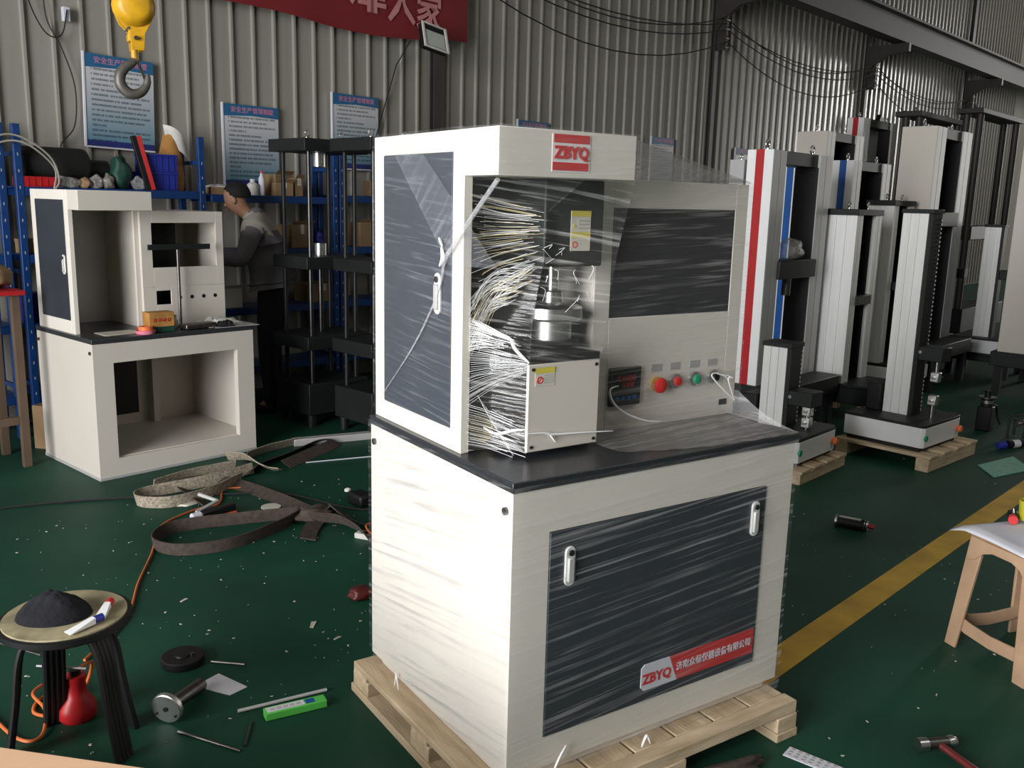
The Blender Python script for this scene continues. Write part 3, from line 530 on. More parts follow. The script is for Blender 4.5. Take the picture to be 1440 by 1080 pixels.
film_mat('film_top', (0.45, 0.012, 0.05), (0, 0, R(4)), 0.46, 0.64, 0.30, 0.16, (0.66, 0.64, 0.60), bump=0.6)
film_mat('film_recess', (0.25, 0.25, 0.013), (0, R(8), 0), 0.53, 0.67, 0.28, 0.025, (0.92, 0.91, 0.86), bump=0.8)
mat('film_pleat', (0.93, 0.93, 0.92), 0.22, var=0.02, spec=0.8)  # opaque white puts the glare of clear folds into the colour
mat('film_pleat_gold_glare', (0.86, 0.72, 0.42), 0.25, var=0.1, spec=0.8)  # golden sheen on the clear folds, painted as colour
WR = thing('stretch_film', 'clear stretch film with glare-white pleats wrapped round the ivory machine', 'film', (0, 0, 0))
rn = random.Random(5)
def wob(a, b): return 0.0016 * math.sin(a * 23 + 1.3 * math.sin(b * 31)) + 0.0010 * math.sin(b * 71 + a * 9)
MB().grid(lambda u, v: (1.100 * u - 0.001, -0.006 - abs(wob(u, v)) - (0.010 * math.exp(-((v - 0.1) / 0.08) ** 2) * (0.5 + 0.5 * math.sin(u * 9))), 0.128 + 0.88 * v), 40, 50).build('film_sheet', 'film_front', WR)
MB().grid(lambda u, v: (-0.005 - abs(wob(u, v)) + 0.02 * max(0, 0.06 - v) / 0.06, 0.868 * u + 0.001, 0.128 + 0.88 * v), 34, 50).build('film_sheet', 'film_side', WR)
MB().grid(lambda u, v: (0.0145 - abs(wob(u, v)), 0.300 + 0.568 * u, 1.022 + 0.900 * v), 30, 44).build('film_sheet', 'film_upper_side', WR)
MB().grid(lambda u, v: (0.0145 - abs(wob(u, v)), 0.130 + 0.170 * u, 1.790 + 0.130 * v), 12, 10).build('film_sheet', 'film_upper_side', WR)
MB().grid(lambda u, v: (0.016 + 0.463 * u, 0.1295 - abs(wob(u, v)), 1.790 + 0.130 * v), 24, 10).build('film_sheet', 'film_box', WR)
# doubled band of film running slantwise over the side door
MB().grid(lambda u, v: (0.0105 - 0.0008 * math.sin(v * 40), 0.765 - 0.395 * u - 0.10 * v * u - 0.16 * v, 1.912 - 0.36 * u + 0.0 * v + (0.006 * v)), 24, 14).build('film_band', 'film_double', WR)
# control box front
MB().grid(lambda u, v: (0.482 + 0.660 * u, 0.2925 - abs(wob(u, v)) + 0.012 * v, 1.045 + 0.765 * v), 40, 44).build('film_sheet', 'film_box', WR)
# film falling from the box over the worktop to its front edge, and the loose corner at the right
def tent(u, v):
    x = 0.42 + 0.70 * u; y0, z0 = 0.292, 1.045; y1, z1 = -0.004 + (0.10 * (1 - u) ** 3), 1.023
    s_ = v; return (x * (1 - s_) + (0.43 + 0.672 * u) * s_, y0 * (1 - s_) + y1 * s_, z1 + (z0 - z1) * (1 - s_) ** 2.6 + 0.0015 * math.sin(u * 50 + v * 8) + 0.001)
MB().grid(tent, 44, 16).build('film_sheet', 'film_top', WR)
def corner(u, v):
    a = Vector((1.142, 0.30, 1.10)).lerp(Vector((1.105, -0.004, 1.022)), u); b_ = Vector((1.145, 0.80, 1.12)).lerp(Vector((1.11, 0.86, 1.022)), u)
    p = a.lerp(b_, v); p.z -= 0.018 * math.sin(u * math.pi) * (1 - v); return p
MB().grid(corner, 14, 12).build('film_sheet', 'film_tent', WR)
# film stretched from the header end down to the control box
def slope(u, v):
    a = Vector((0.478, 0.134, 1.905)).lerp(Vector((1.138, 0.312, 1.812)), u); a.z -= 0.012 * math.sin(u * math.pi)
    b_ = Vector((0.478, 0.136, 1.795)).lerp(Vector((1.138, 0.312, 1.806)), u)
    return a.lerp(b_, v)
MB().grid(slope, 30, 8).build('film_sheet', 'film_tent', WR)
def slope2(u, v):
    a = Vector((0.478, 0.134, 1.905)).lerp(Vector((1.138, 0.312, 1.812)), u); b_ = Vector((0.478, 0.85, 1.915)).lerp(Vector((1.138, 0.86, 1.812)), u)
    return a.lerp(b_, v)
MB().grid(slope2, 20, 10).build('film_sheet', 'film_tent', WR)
# film across the open recess, pulled in to the head's corner and the guard's corner
PA = Vector((0.243, 0.236, 1.575)); PB = Vector((0.155, 0.168, 1.292)); PC = Vector((0.158, 0.168, 1.04))
def edge(t): return Vector((0.036, 0.299, 1.792 - 0.765 * t))
def inner(t):
    key = [(0.0, Vector((0.30, 0.138, 1.792))), (0.22, Vector((0.25, 0.236, 1.70))), (0.42, PA), (0.60, Vector((0.20, 0.22, 1.42))), (0.70, PB), (1.0, PC)]
    for (a, p), (b_, q) in zip(key, key[1:]):
        if t <= b_: return p.lerp(q, (t - a) / (b_ - a))
    return PC
def recess(u, v):
    p = edge(v).lerp(inner(v), u); p.y += 0.03 * math.sin(u * math.pi); return p
MB().grid(recess, 24, 50).build('film_sheet', 'film_recess', WR)
def front_recess(u, v):
    a = inner(0.7 * v); b_ = Vector((0.478, 0.137, 1.790)).lerp(Vector((0.41, 0.166, 1.287)), v)
    p = a.lerp(b_, u); p.y = min(p.y + 0.02 * math.sin(v * math.pi), 0.2365); return p
MB().grid(front_recess, 18, 30).build('film_sheet', 'film_recess', WR)
# pleats: thin folds, glare painted as white and gold colour, fanning out from the two corners
pm = MB(); pg = MB()
for k in range(46):                                               # upper fan: horizontal gathers towards the head corner
    t0 = rn.uniform(0.06, 0.44); p = edge(t0) + Vector((rn.uniform(0.0, 0.05), 0.0, 0)); q = inner(0.18 + 0.26 * (t0 / 0.44)); q = p.lerp(q, rn.uniform(0.65, 0.97))
    mid = p.lerp(q, 0.5) + Vector((0, 0.022, rn.uniform(-0.008, 0.004)))
    (pg if rn.random() < 0.5 else pm).tube(spline([p, mid, q], 5), [rn.uniform(0.0004, 0.0009)] * 11, 4)
for k in range(60):                                               # fan that sweeps down from the head corner to the panel edge
    t0 = rn.uniform(0.42, 0.64); p = edge(t0) + Vector((rn.uniform(0, 0.04), 0, 0)); q = PA + Vector((rn.uniform(-0.03, 0.0), 0, rn.uniform(-0.05, 0.01))); q = p.lerp(q, rn.uniform(0.5, 0.98))
    mid = p.lerp(q, 0.5) + Vector((0, 0.028, 0.03 + rn.uniform(-0.01, 0.01)))
    (pg if rn.random() < 0.25 else pm).tube(spline([p, mid, q], 5), [rn.uniform(0.0003, 0.0007)] * 11, 4)
for k in range(28):                                               # fan from the guard corner
    t0 = 0.585 + 0.235 * k / 27; p = edge(t0) + Vector((rn.uniform(0, 0.012), 0, 0)); q = p.lerp(PB + Vector((0, 0, 0.012 - 0.03 * k / 27)), rn.choice((0.98, 0.95, 0.9, 0.7, 0.5)))
    pm.tube(spline([p, p.lerp(q, 0.5) + Vector((0, 0.015, 0)), q], 5), [rn.uniform(0.00025, 0.0006)] * 11, 4)
for k in range(18):                                               # lower pulls, parallel, towards the guard foot
    t0 = 0.82 + 0.15 * k / 17; p = edge(t0) + Vector((rn.uniform(0, 0.012), 0, 0)); q = PC + Vector((0, 0.0, 0.10 - 0.10 * k / 17)); q = p.lerp(q, rn.uniform(0.6, 0.98)) + Vector((0, 0, -0.02))
    pm.tube(spline([p, p.lerp(q, 0.5) + Vector((0, 0.015, 0.004)), q], 5), [rn.uniform(0.00025, 0.0006)] * 11, 4)
for k in range(26):                                               # gathered folds, packed white to paint the glare half way up
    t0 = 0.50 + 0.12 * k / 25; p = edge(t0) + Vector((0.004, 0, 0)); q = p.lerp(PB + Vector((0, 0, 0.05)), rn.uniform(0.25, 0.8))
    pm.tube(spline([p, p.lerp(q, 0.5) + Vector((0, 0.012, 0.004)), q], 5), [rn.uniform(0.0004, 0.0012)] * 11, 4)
for k in range(22):                                               # short pulls near the guard foot
    t0 = 0.80 + 0.19 * k / 22; p = recess(0.25 + 0.5 * k / 22, t0); q = p + Vector((0.035, -0.01, -0.05)) * rn.uniform(0.7, 1.5)
    pm.tube([p, p.lerp(q, 0.5) + Vector((0, 0.004, 0)), q], rn.uniform(0.0007, 0.0014), 4)
for k in range(14):                                               # curly wrinkles in front of the platen
    p = front_recess(rn.uniform(0.0, 0.8), rn.uniform(0.5, 0.85)); d_ = Vector((rn.uniform(-0.05, 0.02), 0, rn.uniform(-0.05, 0.03)))
    pm.tube(spline([p, p + d_ * 0.5 + Vector((rn.uniform(-0.02, 0.02), -0.004, 0.01)), p + d_], 5), [rn.uniform(0.0005, 0.0012)] * 11, 4)
for o in (pm.build('film_glare_pleats', 'film_pleat', WR), pg.build('film_glare_pleats', 'film_pleat_gold_glare', WR)): o['kind'] = 'stuff'
# crumpled folds, their highlights painted white
def fold(pts, r, name='film_fold', m='film_pleat'):
    q = spline(pts, 6); n_ = len(q); return MB().tube(q, [r * (0.25 + 0.75 * math.sin(math.pi * (i + 0.5) / n_)) for i in range(n_)], 5).build(name, m, WR)
fold([(0.583, 0.288, 1.171), (0.548, 0.284, 1.165), (0.547, 0.284, 1.142), (0.572, 0.284, 1.108), (0.624, 0.282, 1.075), (0.701, 0.278, 1.047), (0.764, 0.272, 1.040)], 0.0045)
fold([(0.155, 0.165, 1.095), (0.211, 0.165, 1.091), (0.244, 0.165, 1.083), (0.351, 0.165, 1.076), (0.464, 0.165, 1.067)], 0.0035); fold([(0.225, 0.165, 1.09), (0.236, 0.165, 1.08), (0.252, 0.165, 1.059)], 0.003)
for a in ([(1.023, 0.285, 1.179), (0.985, 0.283, 1.172), (1.03, 0.283, 1.13), (1.102, 0.283, 1.075)], [(1.0, 0.285, 1.179), (1.06, 0.283, 1.165), (1.085, 0.283, 1.155), (1.067, 0.283, 1.150), (1.104, 0.283, 1.074)], [(1.067, 0.285, 1.15), (1.045, 0.283, 1.165), (1.0, 0.283, 1.178)]): fold(a, 0.0028)
fold([(0.075, 0.27, 1.10), (0.10, 0.24, 1.085), (0.13, 0.20, 1.10), (0.155, 0.175, 1.105)], 0.0045); fold([(0.125, 0.22, 1.36), (0.13, 0.20, 1.33), (0.155, 0.168, 1.295)], 0.005); fold([(0.05, 0.29, 1.40), (0.09, 0.27, 1.375), (0.125, 0.22, 1.36)], 0.007)
rope = MB()
rp = spline([(0.012, 0.124, 1.783), (0.010, 0.232, 1.696), (0.008, 0.335, 1.607), (0.007, 0.381, 1.565), (0.007, 0.404, 1.504), (0.009, 0.453, 1.428), (0.010, 0.585, 1.284), (0.010, 0.811, 1.086)], 8)
film_mat('film_rope', (0.02, 0.02, 0.02), (0, 0, 0), 0.3, 0.7, 0.35, 0.15, (0.75, 0.75, 0.78), bump=0.8)
rope.tube(rp, [0.0065 if i < 26 else 0.0045 - 0.003 * (i - 26) / max(1, len(rp) - 26) for i in range(len(rp))], 7).build('film_rope', 'film_rope', WR)
fold([(0.003, 0.395, 1.60), (0.002, 0.385, 1.57), (0.003, 0.405, 1.545)], 0.006); fold([(0.003, 0.41, 1.625), (0.003, 0.39, 1.60)], 0.004)
for a in ([(-0.012, 0.66, 0.135), (-0.012, 0.652, 0.165), (-0.012, 0.648, 0.19)], [(-0.012, 0.63, 0.135), (-0.012, 0.64, 0.165), (-0.012, 0.648, 0.19)]): fold(a, 0.003)
fold([(0.13, -0.03, 0.14), (0.16, -0.025, 0.19), (0.19, -0.02, 0.225)], 0.004); fold([(0.47, -0.03, 0.13), (0.49, -0.028, 0.16), (0.505, -0.03, 0.13)], 0.005)
# ------------------------------------------------------------------ blue shelving and what stands on it
NF, NB = DW - 0.46, DW - 0.10                                      # front and back of the shelves
def shelf_unit(label, s0, s1, levels, h=2.16, left=True):
    t = thing('shelving_unit', label, 'shelf', B(s0, NF, 0), BROT, 'blue shelving units'); L = s1 - s0; D = NB - NF
    for x in ((0, L - 0.05) if left else (L - 0.05,)):
        for y in (0.0, D - 0.04):
            p = bx((x, y, 0), (x + 0.05, y + 0.04, h)).build('post', 'shelf_blue', t, 0.004)
            if y == 0.0:
                sl = MB()
                for k in range(int((h - 0.1) / 0.11)): sl.box((x + 0.021, -0.0012, 0.08 + k * 0.11), (x + 0.027, 0.0004, 0.10 + k * 0.11))
                sl.build('slots', 'silver_grey', p)
        for z in (0.35, 1.15, 1.95): bx((x + 0.015, 0.04, z), (x + 0.035, D - 0.04, z + 0.03)).build('side_brace', 'shelf_blue', t)
    for z in levels:
        bx((0.05, 0.004, z - 0.055), (L - 0.05, 0.034, z)).build('front_beam', 'shelf_blue', t, 0.003)
        bx((0.05, D - 0.034, z - 0.055), (L - 0.05, D - 0.004, z)).build('back_beam', 'shelf_blue', t, 0.003)
        bx((0.012, 0.006, z), (L - 0.012, D - 0.006, z + 0.006)).build('shelf_board', 'shelf_blue', t)
    return t
Z1 = 1.74
U1 = shelf_unit('blue steel shelving unit behind the unfinished machine at the left', 2.33, 3.72, (0.30, 0.80, 1.28, Z1))
U2 = shelf_unit('blue steel shelving unit behind the man and the black frames', 3.72, 4.99, (0.30, 0.80, 1.28, Z1 - 0.02), left=False)
U3 = shelf_unit('blue steel shelving unit half hidden behind the wrapped machine', 5.01, 6.40, (0.30, 0.80, 1.28, Z1))
U0 = shelf_unit('blue steel shelving unit cut by the left edge of the picture', 0.95, 2.27, (0.30, 0.80, 1.28, Z1 - 0.12))
ZS = Z1 + 0.0065
def S_(s, n=0.18, z=ZS): return B(s, NF + n, z)
# rolled black mat
t = thing('rubber_roll', 'thick roll of black sheet lying on the top left shelf', 'roll', S_(2.65, 0.19, ZS + 0.155), BROT)
MB().lathe([(0.02, -0.22), (0.115, -0.22), (0.125, -0.20), (0.125, 0.20), (0.115, 0.22), (0.02, 0.22)], (0, 0, 0.0), 28, Matrix.Rotation(R(90), 3, 'Y')).build('roll', 'black_soft', t)
cy((-0.235, 0, 0.0), (0.23, 0, 0.0), 0.03, n=10).build('core', 'dark_red', t)
# red tray under it
t = thing('parts_tray', 'low red-orange plastic tray under the black roll', 'tray', S_(2.475, 0.06), BROT)
MB().box((-0.13, -0.055, 0), (0.13, 0.055, 0.008)).box((-0.13, -0.055, 0.008), (0.13, -0.048, 0.07)).box((-0.13, 0.048, 0.008), (0.13, 0.055, 0.07)).box((-0.13, -0.048, 0.008), (-0.123, 0.048, 0.07)).box((0.123, -0.048, 0.008), (0.13, 0.048, 0.07)).build('tray', 'red', t, 0.003)
for k in range(6): bx((-0.11 + k * 0.042, -0.059, 0.005), (-0.104 + k * 0.042, -0.0545, 0.065)).build('rib', 'red', t)
# coil of grey cable hanging on the post
t = thing('cable_coil', 'loose coil of pale grey cable hung over the left shelf post', 'cable', B(2.36, NF - 0.03, 1.66), BROT)
MB().tube(spline([(-0.30, 0, 0.15), (-0.24, 0, 0.33), (-0.10, 0, 0.42), (0.04, -0.01, 0.40), (0.20, 0, 0.28), (0.24, 0, 0.12), (0.16, 0, 0.04)], 6), 0.007, 6).build('loop', 'cable_grey', t)
MB().tube(spline([(-0.26, 0.012, 0.1), (-0.22, 0.012, 0.29), (-0.08, 0.012, 0.38), (0.06, -0.012, 0.36), (0.22, 0.012, 0.22), (0.21, 0.012, 0.08)], 6), 0.007, 6).build('loop', 'cable_grey', t)
def blob(name, label, cat, loc, w, d, h, m, seed, group=None, rz=BROT):
    rnd = random.Random(seed); bm = bmesh.new(); bmesh.ops.create_icosphere(bm, subdivisions=3, radius=1)
    ph = [rnd.uniform(0, 6.28) for _ in range(6)]
    for v in bm.verts:
        c = v.co; k = 1 + 0.16 * math.sin(c.x * 4 + ph[0]) * math.sin(c.y * 5 + ph[1]) + 0.12 * math.sin(c.z * 6 + ph[2] + c.x * 3) + rnd.uniform(-0.05, 0.05)
        v.co = Vector((c.x * k * w / 2, c.y * k * d / 2, max(-0.0, (c.z * k * 0.5 + 0.42)) * h))
    me = bpy.data.meshes.new(name); bm.to_mesh(me); bm.free(); me.materials.append(MATS[m])
    for p in me.polygons: p.use_smooth = True
    o = bpy.data.objects.new(name, me); COL.objects.link(o); o.location = loc; o.rotation_euler = (0, 0, rz); return tag(o, label, cat, group)
blob('plastic_bag', 'flat grey plastic bag beside the red tray on the top shelf', 'bag', S_(2.69, 0.05), 0.17, 0.08, 0.09, 'bag_film', 1)
blob('plastic_bag', 'small brown plastic bag under the right end of the black roll', 'bag', S_(2.81, 0.05), 0.07, 0.08, 0.085, 'cardboard', 2)
blob('plastic_bag', 'crumpled clear bag of fittings left of the green bag', 'bag', S_(2.89, 0.05), 0.09, 0.08, 0.10, 'bag_film', 3)
blob('plastic_bag', 'crumpled yellowish bag touching the green bag', 'bag', S_(2.975, 0.05), 0.08, 0.08, 0.11, 'clear_bag', 4)
blob('green_bag', 'dark green mesh bag in front of the blue crates', 'bag', S_(3.09, 0.09), 0.14, 0.14, 0.27, 'green_bag', 5)
blob('plastic_bag', 'grey crumpled bag at the foot of the leaning bars', 'bag', S_(3.20, 0.045), 0.10, 0.07, 0.10, 'bag_film', 6)
t = thing('black_machine_part', 'black machine part between the roll and the green bag', 'machine part', S_(2.96, 0.22), BROT)
cy((-0.07, 0, 0.13), (0.08, 0, 0.13), 0.075, n=18).build('drum', 'black', t); bx((-0.06, -0.06, 0), (0.07, 0.06, 0.07)).build('base', 'black', t, 0.005); cy((0.08, 0, 0.13), (0.11, 0, 0.13), 0.025).build('shaft', 'steel', t)
def crate(label, loc):
    t = thing('plastic_crate', label, 'crate', loc, BROT, 'blue plastic crates')
    MB().box((-0.125, -0.09, 0), (0.125, 0.09, 0.01)).box((-0.125, -0.09, 0.01), (0.125, -0.082, 0.13)).box((-0.125, 0.082, 0.01), (0.125, 0.09, 0.13)).box((-0.125, -0.082, 0.01), (-0.117, 0.082, 0.13)).box((0.117, -0.082, 0.01), (0.125, 0.082, 0.13)).build('body', 'crate_blue', t, 0.002)
    MB().box((-0.132, -0.097, 0.118), (0.132, -0.09, 0.134)).box((-0.132, 0.09, 0.118), (0.132, 0.097, 0.134)).box((-0.132, -0.09, 0.118), (-0.125, 0.09, 0.134)).box((0.125, -0.09, 0.118), (0.132, 0.09, 0.134)).build('rim', 'crate_blue', t, 0.002)
    for k in range(5): bx((-0.10 + k * 0.048, -0.0945, 0.01), (-0.094 + k * 0.048, -0.0898, 0.118)).build('rib', 'crate_blue', t)
    return t
crate('lower of the two stacked blue plastic crates on the top shelf', S_(3.395, 0.15)); crate('upper of the two stacked blue plastic crates', S_(3.397, 0.152, ZS + 0.1345))
crate('blue plastic crate standing behind the leaning bars', S_(3.20, 0.22, ZS + 0.0))
for x, m_, lb_ in ((-0.018, 'black', 'black square bar leaning against the blue crates'), (0.022, 'red_bright', 'red square bar leaning beside the black bar')):
    o = bx((-0.018, -0.014, 0), (0.018, 0.014, 0.40)).build('square_bar', m_, None, 0.003); o.location = S_(3.275 + x, 0.010 + (0.0 if x < 0 else 0.003)); o.rotation_euler = (R(-7), R(-11), BROT); tag(o, lb_, 'bar', 'leaning bars')
# orange and white sack
t = thing('woven_sack', 'tall orange sack with a white tied top beside the shelf post', 'sack', S_(3.60, 0.24), BROT)
MB().lathe([(0.0, 0.0), (0.09, 0.0), (0.10, 0.10), (0.085, 0.28), (0.05, 0.42), (0.03, 0.47), (0, 0.47)], (-0.04, 0, 0), 14).build('body', 'sack_orange', t)
MB().grid(lambda u, v: (-0.10 + 0.20 * u + 0.03 * v, -0.05 * math.sin(u * math.pi) - 0.02, 0.50 - 0.17 * v - 0.17 * u * u), 8, 6).build('white_top', 'sack_white', t)
# second shelf things
t = thing('white_tray', 'shallow white tray stacked with parts above the man', 'tray', B(3.95, NF + 0.14, Z1 - 0.0135), BROT); 
bx((-0.16, -0.10, 0.0), (0.16, 0.10, 0.055)).build('carton', 'cardboard', t, 0.003); crumple('wrapping', 0.30, 0.18, 0.025, 'sack_white', 9, t, base=0.055)
Z2 = Z1 - 0.013
def jar(name, label, s, n, r, h, m, cap, capm=None):
    t = thing(name, label, 'bottle', B(s, NF + n, Z2), BROT)
    MB().lathe([(0, 0), (r, 0), (r, h * 0.68), (r * 0.45, h * 0.82), (r * 0.42, h * 0.9), (0, h * 0.9)], n=14).build('body', m, t); cy((0, 0, h * 0.9), (0, 0, h), r * 0.48, n=10).build('cap', capm or cap, t); return t
jar('round_jar', 'squat white jar on the shelf above the man\'s back', 4.185, 0.08, 0.045, 0.13, 'sack_white', 'paper')
jar('glue_bottle', 'slim white glue bottle with red tip on the shelf', 4.27, 0.08, 0.026, 0.20, 'paper', 'red_bright')
jar('dark_jar', 'dark jar left of the squat white jar', 4.09, 0.12, 0.04, 0.10, 'black', 'black')
def carton(label, s, n, w, d, h, rz=0.0, z=Z2, m='cardboard'):
    t = thing('carton', label, 'box', B(s, NF + n, z), BROT + rz, 'brown cartons on the shelves')
    bx((-w / 2, -d / 2, 0), (w / 2, d / 2, h)).build('body', m, t, 0.003)
    bx((-0.02, -d / 2 - 0.0008, h * 0.6), (0.02, d / 2 + 0.0008, h + 0.0008)).build('tape', 'label_white', t)
    MB().prism([(-w / 2, -d / 2, h), (w / 2, -d / 2, h), (w / 2, -d / 2 - 0.03, h + 0.03), (-w / 2, -d / 2 - 0.03, h + 0.03)], (0, 0.001, 0.002)).build('flap', m, t); return t
carton('upper brown carton on the shelf between the frame columns', 4.50, 0.20, 0.20, 0.16, 0.18, 0.2)
carton('low brown carton in front on the shelf between the frame columns', 4.46, 0.07, 0.16, 0.10, 0.11, -0.15)
carton('narrow brown carton standing beside the low carton', 4.60, 0.08, 0.08, 0.10, 0.15, 0.1)
carton('brown carton at the back of the half hidden shelving unit', 5.62, 0.16, 0.30, 0.2, 0.14, 0.1, Z1 + 0.007)
carton('brown carton on the middle shelf under the top beam', 4.64, 0.16, 0.24, 0.2, 0.20, 0.1, 1.287)
carton('wide brown carton on the middle shelf of the hidden unit', 5.45, 0.16, 0.36, 0.22, 0.22, 0.0, 1.287)
carton('brown carton on the low shelf behind the black frame', 4.86, 0.16, 0.34, 0.22, 0.16, 0.0, 0.807)
carton('white topped carton on the low shelf beside the man', 3.92, 0.16, 0.24, 0.22, 0.16, 0.0, 0.807, 'label_white')
blob('blue_bag', 'blue plastic bag on the middle shelf behind the frames', 'bag', B(4.86, NF + 0.18, 1.287), 0.12, 0.2, 0.16, 'crate_blue', 21)
t = thing('steel_cylinder', 'short steel cylinder hanging under the frame plate by the shelf', 'machine part', B(4.62, NF + 0.06, 1.95), BROT)
for k, (s, n, z, w, h, m_) in enumerate(((2.45, 0.12, 1.287, 0.18, 0.10, 'cardboard'), (2.6, 0.16, 1.287, 0.14, 0.07, 'paper'), (2.44, 0.14, 0.807, 0.2, 0.2, 'crate_blue'), (2.62, 0.16, 0.307, 0.18, 0.16, 'cardboard'))):
    t = thing('parts_box', ('tan parts box on the shelf left of the unfinished machine', 'flat white parts box beside the tan box', 'blue parts box on the low shelf at the left', 'brown parts box on the lowest shelf at the left')[k], 'box', B(s, NF + n, z), BROT)
    bx((-w / 2, -0.08, 0), (w / 2, 0.08, h)).build('body', m_, t, 0.004); bx((-w / 2 - 0.003, -0.083, h - 0.02), (w / 2 + 0.003, 0.083, h + 0.002)).build('lid', m_, t, 0.002)
bpy.data.objects.remove(bpy.data.objects['steel_cylinder'])
# workbench with red top at the far left
t = thing('workbench', 'red-topped workbench cut by the left edge of the picture', 'bench', B(1.35, 6.0, 0), BROT)
bx((0, 0, 1.09), (0.72, 0.45, 1.12)).build('top', 'red', t, 0.004)
for x in (0.02, 0.64):
    for y in (0.02, 0.40): bx((x, y, 0), (x + 0.05, y + 0.04, 1.09)).build('leg', 'bench_wood', t, 0.003)
bx((0.07, 0.03, 0.28), (0.64, 0.06, 0.33)).build('stretcher', 'bench_wood', t)
blob('cloth_heap', 'brown cloth heap with a white ring on the red workbench', 'cloth', B(1.94, 6.22, 1.121), 0.26, 0.2, 0.16, 'cardboard', 31)
t = thing('tape_ring', 'white tape ring standing on the red workbench', 'tape', B(1.84, 6.10, 1.122), BROT); MB().ring((0, 0, 0.055), 0.045, 0.012, 'y').build('ring', 'paper', t)
carton('open brown carton on the floor left of the unfinished machine', 2.36, -0.35, 0.24, 0.2, 0.30, 0.5, 0.0)
# ------------------------------------------------------------------ black four-column load frames
def load_frame(label, s, n):
    t = thing('load_press', label, 'load frame', B(s, n, 0), BROT, 'black four-column frames'); w, d = 0.55, 0.45
    bx((0, 0, 0.10), (w, d, 0.34)).build('base', 'black_frame', t, 0.006)
    for x in (0.05, w - 0.05):
        for y in (0.05, d - 0.05): cy((x, y, 0), (x, y, 0.10), 0.035).build('foot', 'black', t)
    bx((-0.01, -0.01, 0.60), (w + 0.01, d + 0.01, 0.70)).build('table', 'black_frame', t, 0.005)
    bx((0, 0, 1.20), (w, d, 1.29)).build('crosshead', 'black_frame', t, 0.005)
    bx((-0.01, -0.01, 2.05), (w + 0.01, d + 0.01, 2.14)).build('top_plate', 'black_frame', t, 0.005)
    for x in (0.07, w - 0.07):
        for y in (0.06, d - 0.06): cy((x, y, 0.34), (x, y, 2.05), 0.017, n=16).build('column', 'gunmetal' if y < 0.1 and x < 0.1 else 'black', t)
    cy((w / 2, d / 2, 1.95), (w / 2, d / 2, 2.05), 0.05, n=18).build('upper_grip', 'steel', t); cy((w / 2, d / 2, 1.29), (w / 2, d / 2, 1.38), 0.05, n=18).build('lower_grip', 'steel', t); cy((w / 2, d / 2, 0.70), (w / 2, d / 2, 1.20), 0.02).build('screw', 'gunmetal', t)
    for x in (0.12, w - 0.12):
        e_ = MB().ring((x, 0.15, 2.178), 0.026, 0.007, 'x', 14, 6).build('lifting_eye', 'steel', t); cy((x, 0.15, 2.14), (x, 0.15, 2.155), 0.014).build('eye_stem', 'steel', e_)
    return t
load_frame('black four-column load frame in front of the man', 3.90, 5.68); load_frame('black four-column load frame next to the wrapped machine', 4.05, 5.12)
# ------------------------------------------------------------------ rows of column testing machines at the right
def eye(parent, x, y, z, r=0.03, m='steel'):
    e_ = MB().ring((x, y, z + r + 0.012), r, r * 0.26, 'y', 14, 6).build('lifting_eye', m, parent); cy((x, y, z), (x, y, z + 0.016), r * 0.5, n=8).build('eye_stem', m, e_)
def grooved(parent, x0, x1, y0, y1, z0, z1, m='aluminium', name='column', n=2):
    """extruded aluminium column with grooves down its left and front faces"""
    pts = [(x0, y1)]; gw, gd = 0.010, 0.008
    for k in range(n, 0, -1):
        yy = y0 + (y1 - y0) * k / (n + 1); pts += [(x0, yy + gw / 2), (x0 + gd, yy + gw / 2), (x0 + gd, yy - gw / 2), (x0, yy - gw / 2)]
    pts += [(x0, y0)]
    for k in range(1, 2):
        xx = (x0 + x1) / 2; pts += [(xx - gw / 2, y0), (xx - gw / 2, y0 + gd), (xx + gw / 2, y0 + gd), (xx + gw / 2, y0)]
    pts += [(x1, y0), (x1, y1)]
    return MB().prism([(a, b, z0) for a, b in pts], (0, 0, z1 - z0)).build(name, m, parent, smooth=False)
